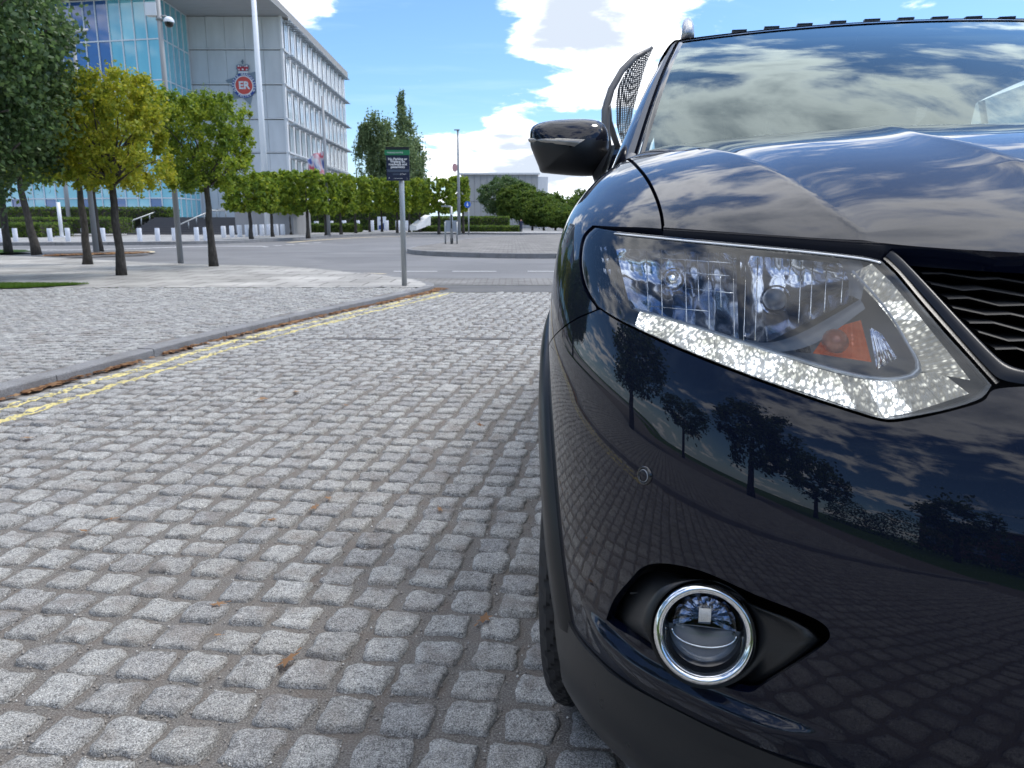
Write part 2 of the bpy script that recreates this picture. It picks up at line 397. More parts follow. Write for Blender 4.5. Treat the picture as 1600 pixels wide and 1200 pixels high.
def f_led(n, b):
    p = obj_co(n)
    v = n.node('ShaderNodeTexVoronoi'); n.put(v.inputs['Vector'], p); v.inputs['Scale'].default_value = 210
    s = n.noise(p, 34, 3, .6); s2 = n.noise(p, 300, 2, .6)
    e = n.math('ADD', n.math('MULTIPLY', n.rng(s, .40, .62), 1.8), n.rng(v.outputs['Distance'], .5, .1, .0, .35))
    e = n.math('ADD', n.math('MULTIPLY', n.rng(v.outputs['Distance'], .0, .56, 1.6, .04), n.rng(s, .40, .62, .3, 2.2)), .10)
    n.put(b.inputs['Emission Color'], n.mix(n.rng(s, .4, .55), (1.0, .985, .86), (.97, .99, 1.0))); n.put(b.inputs['Emission Strength'], e)
    bump(n, b, v.outputs['Distance'], 1.0, .004)
M_led = mat('led_light_guide', (.16, .18, .20), .35, .0, fn=f_led)
def f_led2(n, b):
    p = obj_co(n); v = n.node('ShaderNodeTexVoronoi'); n.put(v.inputs['Vector'], p); v.inputs['Scale'].default_value = 170
    s = n.noise(p, 40, 3, .6)
    n.put(b.inputs['Emission Color'], (1, .98, .86, 1)); n.put(b.inputs['Emission Strength'], n.math('ADD', n.math('MULTIPLY', n.rng(v.outputs['Distance'], .05, .45, .55, .03), n.rng(s, .42, .62, .2, 1.2)), .05))
    bump(n, b, v.outputs['Distance'], 1.0, .005)
M_led2 = mat('dim_light_guide', (.14, .16, .19), .3, .0, fn=f_led2)
def f_tyre(n, b):
    p = obj_co(n); bump(n, b, n.noise(p, 300, 3), .3, .001)
M_tyre = mat('tyre_rubber', (.022, .022, .024), .65, spec=.35, fn=f_tyre)
M_rim = mat('alloy_rim', (.55, .56, .58), .3, .9)
M_seat = mat('interior_fabric', (.03, .03, .032), .8)
def f_mesh(n, b):
    p = obj_co(n); v = n.node('ShaderNodeTexVoronoi'); n.put(v.inputs['Vector'], p); v.inputs['Scale'].default_value = 150
    v.inputs['Randomness'].default_value = 0
    n.put(b.inputs['Alpha'], n.rng(v.outputs['Distance'], .26, .36))
M_blind = mat('perforated_blind', (.10, .105, .11), .7, fn=f_mesh)
# ================================================================== GROUND
KZ = .06
KB = [(-3.10, -6.0), (-3.02, -1), (-2.93, 1.5), (-2.82, 3.2), (-2.72, 4.0), (-2.65, 4.45), (-2.555, 5.03), (-2.43, 5.8), (-2.23, 6.66), (-1.92, 7.73), (-1.50, 9.12), (-1.24, 10.0),
      (-1.10, 10.6), (-1.10, 11.1), (-1.28, 11.6), (-1.63, 12.3), (-2.19, 13.2), (-2.66, 13.6), (-4.55, 15.8), (-6.70, 16.3), (-9.9, 18.5), (-13.9, 21.1), (-22, 25), (-40, 33)]
def resample(pts, step):
    P = [Vector((*p, 0)) if len(p) == 2 else Vector(p) for p in pts]; out = [P[0]]; 
    for a, b in zip(P, P[1:]):
        L = (b - a).length; k = max(1, int(round(L / step)))
        for i in range(1, k + 1): out.append(a.lerp(b, i / k))
    return out
def smooth_path(pts, it=2):
    P = [Vector((*p, 0)) for p in pts]
    for _ in range(it):
        Q = [P[0]]
        for a, b in zip(P, P[1:]): Q += [a.lerp(b, .25), a.lerp(b, .75)]
        Q.append(P[-1]); P = Q
    return P
KP = smooth_path(KB, 2)
KPn = np.array([(p.x, p.y) for p in KP])
def kerb_x(y):
    m = KPn[:, 1] < 11.0
    return np.interp(y, KPn[m, 1], KPn[m, 0])
def offs(P, d):
    out = []
    for i, p in enumerate(P):
        t = (P[min(i + 1, len(P) - 1)] - P[max(i - 1, 0)]).normalized(); out.append(p + Vector((-t.y, t.x, 0)) * d)   # d>0: to the left (inland)
    return out
def sheet(name, poly, z, m, kind='structure', label=None):
    T = tessellate_polygon([[Vector((x, y, 0)) for x, y in poly]]); F = []
    for a, b, c in T:
        A, B, C = (Vector(poly[i]) for i in (a, b, c)); cr_ = (B - A).x * (C - A).y - (B - A).y * (C - A).x
        if abs(cr_) > 1e-9: F.append((a, b, c) if cr_ > 0 else (a, c, b))
    me = mk_mesh(name, [(x, y, z) for x, y in poly], F, m)
    o = link(name, me); tag(o, label, None, None, kind); return o
sheet('ground', [(-900, -400), (900, -400), (900, 1500), (-900, 1500)], -.03, M_turf)
# asphalt and paved surfaces
sheet('road', [(-80, 12.6), (90, 12.6), (90, 160), (-80, 160)], 0.0, M_asph)
sheet('sett_band', [(-4.5, 11.55), (12, 11.55), (12, 12.95), (-4.5, 12.95)], .008, M_band)
sheet('asphalt_strip', [(-3.2, 10.36), (12, 10.44), (12, 11.55), (-3.2, 11.55)], .004, M_asph_d)
road_bed = sheet('sett_road', [(-3.6, -7), (9, -7), (9, 10.44), (-3.6, 10.36)], 0.0, M_mortar)
inland = [(p.x, p.y) for p in offs(KP, .06)]
iA = [p for p in inland if p[1] <= 10.62 and p[0] > -3.5]
k0 = len(iA)
plaza = sheet('sett_plaza', iA + [(-30, 10.62), (-30, -6)], KZ - .012, M_mortar)
rest = [p for p in inland if inland.index(p) >= k0]
sheet('pavement', [iA[-1]] + rest + [(-42, 20), (-30, 10.6)], KZ, M_pave)
# kerb of long stones
kerb = empty('kerb', (0, 0, 0)); tag(kerb, kind='structure')
kr = resample([tuple(p) for p in KP], .06)
L = 0; seg = [kr[0]]; stones = []
for a, b in zip(kr, kr[1:]):
    seg.append(b); L += (b - a).length
    if L > .92: stones.append(seg); seg = [b]; L = 0
def kerb_stone(P, w=.125, h=KZ, g=.004, m=M_kerb, parent=kerb, name='kerb_stone'):
    n = len(P); V = []; F = []; jit = random.uniform(-.003, .003)
    T = [(P[min(i + 1, n - 1)] - P[max(i - 1, 0)]).normalized() for i in range(n)]
    Pn = list(P); Pn[0] = P[0] + T[0] * g; Pn[-1] = P[-1] - T[-1] * g
    prof = [(0, -.03), (0, h - .010), (.004, h - .003), (.012, h), (w - .006, h), (w, h - .004), (w, -.03)]
    for p, t in zip(Pn, T):
        nn = Vector((-t.y, t.x, 0))
        for (d, z) in prof: V.append(p + nn * d + Vector((0, 0, z + jit + random.uniform(-.0008, .0008))))
    k = len(prof)
    for i in range(n - 1):
        for j in range(k - 1): F.append((i * k + j, i * k + j + 1, (i + 1) * k + j + 1, (i + 1) * k + j))
    F += [tuple(range(k))[::-1], tuple((n - 1) * k + j for j in range(k))]
    o = link(name, mk_mesh(name, V, F, m), parent); return o
for s_ in stones[:60]: kerb_stone(s_)

# ------------------------------------------------------------------ setts
def sett_geo(n, seed, flat=0, hw=.0488, hh=.0460):
    r = np.random.default_rng(seed); u = np.linspace(-1, 1, n); U, Vv = np.meshgrid(u, u); U = U.ravel(); Vv = Vv.ravel()
    t = np.maximum(abs(U), abs(Vv)); e = 8.0 + r.uniform(-2.5, 4)
    k = np.where(t > 0, t / np.maximum((abs(U) ** e + abs(Vv) ** e) ** (1 / e), 1e-6), 1)
    x, y = U * k, Vv * k
    H = .0120 if not flat else .008
    z = H * (.80 + .20 * t ** 2 - .36 * t ** 16)
    ph = r.uniform(0, 6, 6)
    z += H * .8 * (.20 * np.sin(2.4 * x + ph[0]) * np.sin(2.1 * y + ph[1]) + .16 * np.sin(5.1 * x + ph[2] + 2 * y) + .12 * np.sin(6.3 * y + ph[3])) * (1 if not flat else .6)
    z += r.normal(0, .0012 if not flat else .0006, len(x)) * (t < .99)
    ex = 1 + .06 * np.sin(3 * y + ph[4]) + .04 * r.normal(0, .6, len(x)) * (t > .5); ey = 1 + .06 * np.sin(3 * x + ph[5]) + .04 * r.normal(0, .6, len(x)) * (t > .5)
    X = x * hw * ex; Y = y * hh * ey
    V = np.stack([X, Y, z], 1); idx = np.arange(n * n).reshape(n, n)
    F = [(idx[i, j], idx[i, j + 1], idx[i + 1, j + 1], idx[i + 1, j]) for i in range(n - 1) for j in range(n - 1)]
    ring = list(idx[0, :-1]) + list(idx[:-1, -1]) + list(idx[-1, :0:-1]) + list(idx[:0:-1, 0])
    b = len(V); sk = V[ring].copy(); sk[:, :2] *= 1.05; sk[:, 2] = -.012; V = np.vstack([V, sk]); m = len(ring)
    F += [(ring[(i + 1) % m], ring[i], b + i, b + (i + 1) % m) for i in range(m)]
    return V, np.array(F)
e1 = np.array([math.cos(math.radians(-6.5)), math.sin(math.radians(-6.5))]); e2 = np.array([math.sin(math.radians(11)), math.cos(math.radians(11))])
O0 = np.array([-.081, 1.296])
def lattice(i0, i1, j0, j1, s1, s2, jit, wob=.008):
    I, J = np.meshgrid(np.arange(i0, i1), np.arange(j0, j1)); I = I.ravel(); J = J.ravel()
    sh = rng.uniform(-.5, .5, j1 - j0 + 1)[J - j0] * s1 * .25
    w = wob * np.sin(I * .35 + .4 * np.sin(J * .21)) * .6
    P = O0 + np.outer(I * s1 + sh, e1) + np.outer(J * s2 + w, e2) + rng.normal(0, jit, (len(I), 2))
    return P
P = lattice(-60, 80, -64, 90, .1195, .1150, .0035)
kx = kerb_x(P[:, 1])
ok = (P[:, 0] > kx + .055) & (P[:, 0] < 7.0) & (P[:, 1] > -5.0) & (P[:, 1] < 10.31) & (abs(P[:, 1] - 6.16) > .03)
P = P[ok]; N = len(P)
rot = np.radians(-8.5) + rng.normal(0, .045, N); scl = rng.uniform(.90, 1.05, (N, 2)); tilt = rng.normal(0, .028, (N, 2)); dz = rng.normal(0, .0022, N)
def project(X, Y, Z):
    zz = Y * math.cos(PITCH) - (Z - CAM_H) * math.sin(PITCH); uu = Y * math.sin(PITCH) + (Z - CAM_H) * math.cos(PITCH)
    return 800 + FPX * X / zz, 600 - FPX * uu / zz
px, py = project(P[:, 0], P[:, 1], 0)
vis = (P[:, 1] > .8) & (px > -60) & (px < 900 + np.where(P[:, 1] < 1.4, 110, 0)) & (py < 1260)
order = np.argsort(np.where(vis, P[:, 0] ** 2 + P[:, 1] ** 2, 1e9))
near = order[:300]; isnear = np.zeros(N, bool); isnear[near] = True
geo_hi = [sett_geo(9, 100 + k) for k in range(20)]
me_hi = []
for k, (V, F) in enumerate(geo_hi):
    me_hi.append(np_mesh('sett', V, F, M_sett, True))
for i in near:
    link('sett', me_hi[int(rng.integers(20))], road_bed, (P[i, 0], P[i, 1], dz[i]), (tilt[i, 0], tilt[i, 1], rot[i] + math.pi / 2 * int(rng.integers(4))), (scl[i, 0], scl[i, 1], 1.0))
def batch(P, rot, scl, tilt, dz, n, flat=0, seed=500, nv=8, zoff=0):
    geo = [sett_geo(n, seed + k, flat) for k in range(nv)]; which = rng.integers(nv, size=len(P)); Vs = []; Fs = []; base = 0
    for k in range(nv):
        s = which == k; V, F = geo[k]; m = s.sum()
        if not m: continue
        c, sn = np.cos(rot[s])[:, None], np.sin(rot[s])[:, None]
        x = V[None, :, 0] * scl[s, 0][:, None]; y = V[None, :, 1] * scl[s, 1][:, None]; z = V[None, :, 2] + x * tilt[s, 0][:, None] + y * tilt[s, 1][:, None] + dz[s][:, None] + zoff
        X = x * c - y * sn + P[s, 0][:, None]; Y = x * sn + y * c + P[s, 1][:, None]
        Vs.append(np.stack([X, Y, z + 0 * X], 2).reshape(-1, 3)); Fs.append((F[None] + (np.arange(m) * len(V))[:, None, None]).reshape(-1, 4) + base); base += m * len(V)
    return np.vstack(Vs), np.vstack(Fs)
far = ~isnear
dist = np.hypot(P[:, 0], P[:, 1])
m1 = far & (dist < 4.6) & (P[:, 1] > .2); m2 = far & ~m1
Va, Fa = batch(P[m1], rot[m1], scl[m1], tilt[m1], dz[m1], 7); Vb, Fb = batch(P[m2], rot[m2], scl[m2], tilt[m2], dz[m2], 5, seed=900)
VV = np.vstack([Va, Vb]); FF = np.vstack([Fa, Fb + len(Va)])
tag(link('setts', np_mesh('setts', VV, FF, M_sett, True), road_bed), kind='stuff')
# plaza setts
Q = lattice(-95, 8, -50, 92, .108, .104, .003)
kx = kerb_x(Q[:, 1]); ok = (Q[:, 0] < kx - .125 - .06) & (Q[:, 1] < 10.56) & (Q[:, 1] > -4) & (Q[:, 0] > -10)
Q = Q[ok]; n2 = len(Q)
rq = np.radians(-8.5) + rng.normal(0, .05, n2); sq = rng.uniform(.86, .97, (n2, 2)); tq = rng.normal(0, .03, (n2, 2)); dq = rng.normal(0, .0016, n2)
pxq, pyq = project(Q[:, 0], Q[:, 1], KZ); vis = (Q[:, 1] > 2) & (pxq > -10); o2 = np.argsort(np.where(vis, Q[:, 0] ** 2 + Q[:, 1] ** 2, 1e9)); nearq = o2[:300]; isn = np.zeros(n2, bool); isn[nearq] = True
me_fl = [np_mesh('sett', *sett_geo(6, 300 + k, 1), M_sett, True) for k in range(10)]
for i in nearq: link('sett', me_fl[int(rng.integers(10))], plaza, (Q[i, 0], Q[i, 1], KZ - .008 + dq[i]), (tq[i, 0], tq[i, 1], rq[i]), (sq[i, 0], sq[i, 1], 1))
Vp, Fp = batch(Q[~isn], rq[~isn], sq[~isn], tq[~isn], dq[~isn], 4, 1, 700, zoff=KZ - .008)
tag(link('setts', np_mesh('setts', Vp, Fp, M_sett, True), plaza), kind='stuff')
# channel line across the setts
mb = MB(); mb.box((1.8, 6.16, .002), (9, .014, .012)); mb.build('drain_channel', M_kerb, road_bed)
# ------------------------------------------------------------------ yellow lines draped on the setts
zone = [f for f in FF if True]
sel = (abs(VV[:, 0] - (kerb_x(VV[:, 1]) + .3)) < .45) & (VV[:, 1] > 1.0)
fs = FF[sel[FF].all(axis=1)]
used = np.unique(fs); mp = -np.ones(len(VV), int); mp[used] = np.arange(len(used))
bvh = BVHTree.FromPolygons([tuple(v) for v in VV[used]], [tuple(f) for f in mp[fs]])
def drape(path, w, name):
    P_ = resample(path, .014); n = len(P_); V = []; F = []; kw = 5
    Pw = [p + Vector((math.sin(i * .11) * .004 + math.sin(i * .037) * .005, 0, 0)) for i, p in enumerate(P_)]
    for i, p in enumerate(Pw):
        t = (Pw[min(i + 2, n - 1)] - Pw[max(i - 2, 0)]).normalized(); nn = Vector((-t.y, t.x, 0))
        for k in range(kw):
            q = p + nn * (w * (k / (kw - 1) - .5)); h = bvh.ray_cast(Vector((q.x, q.y, .2)), Vector((0, 0, -1)))
            z = h[0].z if h[0] is not None else 0.0
            V.append((q.x, q.y, max(z, 0.0) + .0018))
    for i in range(n - 1):
        for k in range(kw - 1): F.append((i * kw + k, i * kw + k + 1, (i + 1) * kw + k + 1, (i + 1) * kw + k))
    return tag(link(name, mk_mesh(name, V, F, M_yline, True)), kind='structure')
def yl(off, yend, hook):
    ys = np.arange(1.6, yend, .25); pts = [(float(kerb_x(y)) + off, float(y)) for y in ys]; return pts + hook
drape(yl(.19, 10.1, [(-.98, 10.35), (-.95, 10.62), (-1.0, 10.8)]), .055, 'yellow_line')
drape(yl(.37, 10.0, [(-.80, 10.3), (-.72, 10.65), (-.80, 10.9)]), .055, 'yellow_line')
# road markings beyond
for (x, y) in [(-1.85, 14.85), (-.72, 14.85), (.72, 14.85), (2.1, 14.85), (3.5, 14.85), (4.9, 14.85)]:
    mb = MB(); mb.add([(x - .42, y - .06, .006), (x + .42, y - .06, .006), (x + .42, y + .06, .006), (x - .42, y + .06, .006)], [(0, 1, 2, 3)]); tag(mb.build('road_marking', M_wline), kind='structure')
def strip(name, pts, w, z, m, kind='structure'):
    P_ = smooth_path(pts, 2); A = offs(P_, w / 2); B = offs(P_, -w / 2); n = len(P_)
    V = [(a.x, a.y, z) for a in A] + [(b.x, b.y, z) for b in B]
    return tag(link(name, mk_mesh(name, V, [(i, n + i, n + i + 1, i + 1) for i in range(n - 1)], m)), kind=kind)
strip('faded_yellow_line', [(-2.3, 14.1), (-2.75, 14.3), (-3.3, 14.7)], .12, .006, M_yline2)
# far side of the road: white line curve, kerb and footway with bollards
fk = [GP(-300, 387), GP(0, 384), GP(160, 383.5), GP(330, 382), GP(430, 377.5), GP(500, 372), GP(560, 368.5), GP(640, 366.5), GP(730, 366), GP(800, 367)]
fk = [(p.x, p.y) for p in fk] + [(20, 52), (60, 60)]
fk3 = smooth_path(fk, 2)
sheet('footway', [(p.x, p.y) for p in fk3] + [(60, 75), (-60, 75), (-60, fk[0][1])], .12, M_pave2)
far_kerb = empty('far_kerb'); tag(far_kerb, kind='structure')
fr = resample([tuple(p) for p in fk3], .3); seg = [fr[0]]; L = 0; kn = 0
for a, b in zip(fr, fr[1:]):
    seg.append(b); L += (b - a).length
    if L > 1.8:
        kerb_stone(seg, .15, .135, .01, M_kerb, far_kerb); seg = [b]; L = 0; kn += 1
strip('white_edge_line', [tuple(GP(x, y).xy) for x, y in [(0, 391), (120, 391), (230, 388), (330, 384.5), (415, 385)]], .35, .006, M_wline)
for (xa, xb, y) in [(428, 440, 384), (447, 460, 382.5), (468, 482, 381), (490, 502, 379.5), (410, 419, 386)]:
    a = GP(xa, y); b = GP(xb, y); strip('road_marking', [tuple(a.xy), tuple(b.xy)], .35, .007, M_wline)
strip('faded_yellow_line', [tuple(GP(x, y).xy) for x, y in [(450, 379), (520, 373.5), (580, 370.5), (640, 369)]], .3, .006, M_yline2)
# planted island edge by the near trees
strip('faded_yellow_line', [tuple(GP(x, y).xy) for x, y in [(70, 402), (140, 400), (215, 398.6), (245, 396.2), (225, 394.2), (190, 394.4)]], .14, .05, M_yline2)
strip('leaf_litter_bed', [tuple(GP(x, y).xy) for x, y in [(80, 400.5), (140, 398.5), (222, 396)]], .6, .066, M_soil)
# paved island in the junction
isl = [GP(x, y) for x, y in [(868, 404), (800, 404), (700, 401.5), (650, 398.5), (634, 395.5), (640, 391.5), (680, 385), (720, 378), (760, 372.5), (868, 368)]]
isl = [(p.x, p.y) for p in isl]; isl_s = smooth_path([(22, isl[0][1] - 1)] + [(8, isl[0][1])] + isl + [(26, 54)], 2)
sheet('traffic_island', [(p.x, p.y) for p in isl_s], .12, M_island)
island_kerb = empty('island_kerb'); tag(island_kerb, kind='structure')
ir = resample([tuple(p) for p in isl_s], .2); seg = [ir[0]]; L = 0
for a, b in zip(ir, ir[1:]):
    seg.append(b); L += (b - a).length
    if L > .95:
        kerb_stone(list(reversed(seg)), .13, .13, .006, M_kerb, island_kerb); seg = [b]; L = 0
# grass verge beside the plaza
sheet('grass_verge', [(-16, 9.9), (-8, 9.95), (-6.55, 10.25), (-5.95, 10.9), (-7.3, 10.95), (-16, 10.9)], KZ + .012, M_turf)
def grass(name, poly, n, h, z):
    xs = [p[0] for p in poly]; ys = [p[1] for p in poly]; q = rng.uniform((min(xs), min(ys)), (max(xs), max(ys)), (n, 2))
    def inside(p):
        c = np.zeros(len(p), bool)
        for i in range(len(poly)):
            a, b = poly[i], poly[i - 1]; c ^= ((a[1] > p[:, 1]) != (b[1] > p[:, 1])) & (p[:, 0] < (b[0] - a[0]) * (p[:, 1] - a[1]) / (b[1] - a[1] + 1e-9) + a[0])
        return c
    q = q[inside(q)]; m = len(q); an = rng.uniform(0, math.pi, m); w = .004; hh = rng.uniform(.5, 1.2, m) * h; le = rng.normal(0, .4, (m, 2)) * h
    V = np.zeros((m, 4, 3)); dx = np.cos(an) * w; dy = np.sin(an) * w
    V[:, 0] = np.stack([q[:, 0] - dx, q[:, 1] - dy, z + 0 * dx], 1); V[:, 1] = np.stack([q[:, 0] + dx, q[:, 1] + dy, z + 0 * dx], 1)
    V[:, 2] = np.stack([q[:, 0] + dx * .3 + le[:, 0], q[:, 1] + dy * .3 + le[:, 1], z + hh], 1); V[:, 3] = np.stack([q[:, 0] - dx * .3 + le[:, 0], q[:, 1] - dy * .3 + le[:, 1], z + hh], 1)
    return tag(link(name, quads_mesh(name, V.reshape(-1, 3), m, M_grass)), kind='stuff', label='short green mown grass on the verge left of the sett plaza')
grass('grass', [(-12, 9.9), (-8, 9.95), (-6.55, 10.25), (-5.95, 10.9), (-7.3, 10.95), (-12, 10.9)], 60000, .03, KZ + .012)
sheet('grass_patch', [tuple(GP(x, y, KZ).xy) for x, y in [(-200, 396), (-100, 396.5), (0, 396), (52, 393.5), (40, 391), (0, 390.5), (-200, 390)]], KZ + .012, M_turf)
# grit and pebbles in the joints
def pebbles(name, n, smin, smax, reg, m, zf=0, label=None):
    ico = [(0, 0, 1), (.9, 0, 0), (0, .9, 0), (-.9, 0, 0), (0, -.9, 0), (0, 0, -1)]; fc = [(0, 1, 2), (0, 2, 3), (0, 3, 4), (0, 4, 1), (5, 2, 1), (5, 3, 2), (5, 4, 3), (5, 1, 4)]
    B = np.array(ico); F = np.array(fc); x = rng.uniform(reg[0], reg[1], n); y = reg[2] + (reg[3] - reg[2]) * rng.uniform(0, 1, n) ** 1.5
    s = rng.uniform(0, 1, n) ** 2.5 * (smax - smin) + smin
    V = B[None] * (s[:, None, None] * rng.uniform(.6, 1.25, (n, 6, 3))); V[:, :, 0] += x[:, None]; V[:, :, 1] += y[:, None]; V[:, :, 2] += (s * .5)[:, None] + zf
    FFp = (F[None] + (np.arange(n) * 6)[:, None, None]).reshape(-1, 3)
    return tag(link(name, np_mesh(name, V.reshape(-1, 3), FFp, m, True)), kind='stuff', label=label)
M_grit = mat('grit', (.30, .28, .26), .8); M_grit2 = mat('pale_grit', (.60, .59, .57), .7)
pebbles('grit', 30000, .0012, .0050, (-2.6, .9, .9, 5.0), M_grit, label='loose grey grit lying in the joints between the setts')
pebbles('pale_grit', 5000, .001, .0042, (-2.2, .9, .9, 4.5), M_grit2, label='pale sand grains scattered over the setts')
# ------------------------------------------------------------------ fallen leaves
def leaf_mesh(seed, s=.045):
    r = random.Random(seed); n = 12; V = [(0, 0, .006)]; F = []
    for k in range(n):
        a = 2 * math.pi * k / n; rr = s * (.55 + .45 * (k % 2)) * r.uniform(.7, 1.05) * (1 if abs(math.sin(a)) < .6 else .75)
        V.append((math.cos(a) * rr, math.sin(a) * rr * .8, r.uniform(0, .14) * s))
    V.append((s * 1.35, .004, .002)); V.append((s * 1.35, -.004, .002))
    F = [(0, 1 + k, 1 + (k + 1) % n) for k in range(n)] + [(1, n + 2, n + 1)]
    return mk_mesh('leaf', V, F, M_fallen, True)
lms = [leaf_mesh(k) for k in range(5)]
spots = [((450, 1032), 1.0, 'largest curled brown leaf, low in the picture in the joint between near setts'), ((341, 944), .7, 'small orange leaf on the sett row above the largest leaf'),
         ((757, 967), .9, 'tan leaf lying nearest the front tyre'), ((491, 793), 1.0, 'pale tan pointed leaf in the middle of the sett road, below a small orange one'),
         ((513, 778), .8, 'small orange leaf just above the pale tan pointed leaf'), ((425, 812), .6, 'small leaf left of the pale tan pointed leaf'),
         ((174, 811), .8, 'reddish leaf at the left of the road, upper of a close pair'), ((130, 829), .6, 'dark red leaf at the left of the road, lower of a close pair'),
         ((43, 684), 1.0, 'yellow leaf at the far left edge below the double yellow lines'), ((750, 664), 1.0, 'brown leaf on the setts between the yellow lines and the wheel arch'),
         ((687, 796), .6, 'tiny orange leaf between the tan pointed leaf and the car'), ((620, 590), 1.0, 'dull leaf on the setts in the middle distance'), ((463, 612), 1.2, 'red brown leaf in the middle distance left of centre'),
         ((410, 623), 1.1, 'orange leaf lying left of the red brown leaf in the middle distance'), ((540, 633), .8, 'small leaf right of the red brown middle distance leaf'), ((340, 992), .35, 'leaf crumb below the small orange leaf')]
for k, ((x, y), s, lb) in enumerate(spots):
    p = GP(x, y, .016); o = link('fallen_leaf', lms[k % 5], None, p, (random.uniform(-.2, .2), random.uniform(-.2, .2), random.uniform(0, 6)), (s * .72, s * .72, s * .72)); tag(o, lb, 'leaf', 'fallen leaves on the sett road')
def litter(n, f, name, smin, smax, label):
    V = np.zeros((n, 4, 3)); c = np.array([f() for _ in range(n)]); a = rng.uniform(0, 6.3, n); s = rng.uniform(smin, smax, n)
    for k, (u, v) in enumerate([(-1, -.6), (1, -.5), (1.1, .6), (-.9, .7)]):
        V[:, k, 0] = c[:, 0] + (u * np.cos(a) - v * np.sin(a)) * s; V[:, k, 1] = c[:, 1] + (u * np.sin(a) + v * np.cos(a)) * s; V[:, k, 2] = c[:, 2] + rng.uniform(0, .6, n) * s
    return tag(link(name, quads_mesh(name, V.reshape(-1, 3), n, M_fallen)), kind='stuff', label=label)
def along_kerb():
    y = 10.9 - 7.6 * random.random() ** 1.9; d = abs(random.gauss(0, .5)) * (.035 + .09 * max(0, (y - 5) / 6))
    if y < 6.5 and random.random() < .6: y = random.choice([3.6, 4.3, 4.9, 5.6, 6.2]) + random.gauss(0, .12)
    return (float(kerb_x(min(y, 10.9))) + .012 + d, y, .010)
litter(1400, along_kerb, 'leaf_litter', .012, .026, 'brown and orange leaf litter gathered in the gutter along the kerb')
def bed():
    t = random.random(); p = GP(80 + 142 * t, 400.5 - 4.5 * t, KZ); return (p.x + random.gauss(0, .1), p.y + random.gauss(0, .18), .075)
litter(900, bed, 'leaf_litter', .03, .06, 'brown leaf litter on the bed edge behind the yellowing tree')

# ================================================================== VEGETATION
def leaf_cloud(pts, s, nrm_up=.35):
    n = len(pts); s = np.broadcast_to(np.asarray(s), (n,)) * rng.uniform(.6, 1.25, n)
    a = rng.normal(0, 1, (n, 3)); a /= np.linalg.norm(a, axis=1)[:, None]; b = rng.normal(0, 1, (n, 3)); b -= a * (a * b).sum(1)[:, None]; b /= np.linalg.norm(b, axis=1)[:, None]
    V = np.zeros((n, 4, 3))
    V[:, 0] = pts - a * s[:, None] * .55; V[:, 1] = pts + b * s[:, None] * .38 ; V[:, 2] = pts + a * s[:, None] * .6; V[:, 3] = pts - b * s[:, None] * .38
    return V.reshape(-1, 3), n
def crown_points(n, size, kind='box', clumps=90, spread=.13, shell=.55):
    sx, sy, sz = size; C = []
    while len(C) < clumps:
        p = rng.uniform(-1, 1, 3)
        if kind == 'box': t = max(abs(p[0]), abs(p[1]), abs(p[2])); r = (abs(p) ** 7).sum() ** (1 / 7)
        else: r = np.linalg.norm(p); t = r
        if r > 1: continue
        if t < shell and rng.random() < .7: continue
        C.append(p)
    C = np.array(C); k = rng.integers(len(C), size=n); q = C[k] + rng.normal(0, spread, (n, 3)) * rng.uniform(.6, 1.3, len(C))[k][:, None]
    return q * np.array([sx, sy, sz]) / 2
def limb(mb, a, b, r0, r1, bend=.1, n=6):
    a = Vector(a); b = Vector(b); P_ = []
    off = Vector((random.uniform(-1, 1), random.uniform(-1, 1), random.uniform(-.3, .6))) * (b - a).length * bend
    for i in range(6): t = i / 5; P_.append(a.lerp(b, t) + off * math.sin(t * math.pi))
    mb.tube(P_, [r0 + (r1 - r0) * i / 5 for i in range(6)], n)
def tree(name, x, y, z0, crown_z, size, r, n, s, lm, label, group=None, kind='box', clumps=90, spread=.13, cat='tree', branches=14, lean=(0, 0), shell=.55):
    t = empty(name, (x, y, z0), 0, label, cat, group)
    mb = MB(); top = crown_z[0] + (crown_z[1] - crown_z[0]) * .35
    pts = []; rad = []
    for i in range(10):
        f = i / 9; pts.append((lean[0] * f + random.gauss(0, r * .10), lean[1] * f + random.gauss(0, r * .10), -.02 + f * top)); rad.append(r * (1.25 - .25 * min(1, f * 6)) * (1 - .45 * f) * random.uniform(.94, 1.08))
    mb.tube(pts, rad, 10)
    mb.build('trunk', M_bark, t, True)
    bb = MB()
    for k in range(branches):
        a = 2 * math.pi * k / branches + random.uniform(-.3, .3); f = random.uniform(.0, .8); z1 = crown_z[0] + (crown_z[1] - crown_z[0]) * random.uniform(.1, .97)
        limb(bb, (lean[0], lean[1], crown_z[0] + (top - crown_z[0]) * f), (lean[0] + math.cos(a) * size[0] * .46, lean[1] + math.sin(a) * size[1] * .46, z1), r * .32, r * .07, .1, 5)
    if branches: bb.build('branches', M_bark, t, True)
    p = crown_points(n, (size[0], size[1], crown_z[1] - crown_z[0]), kind, clumps, spread, shell); p[:, 2] += (crown_z[0] + crown_z[1]) / 2; p[:, 0] += lean[0]; p[:, 1] += lean[1]
    V, m = leaf_cloud(p, s)
    link('crown', quads_mesh('crown', V, m, lm), t)
    return t
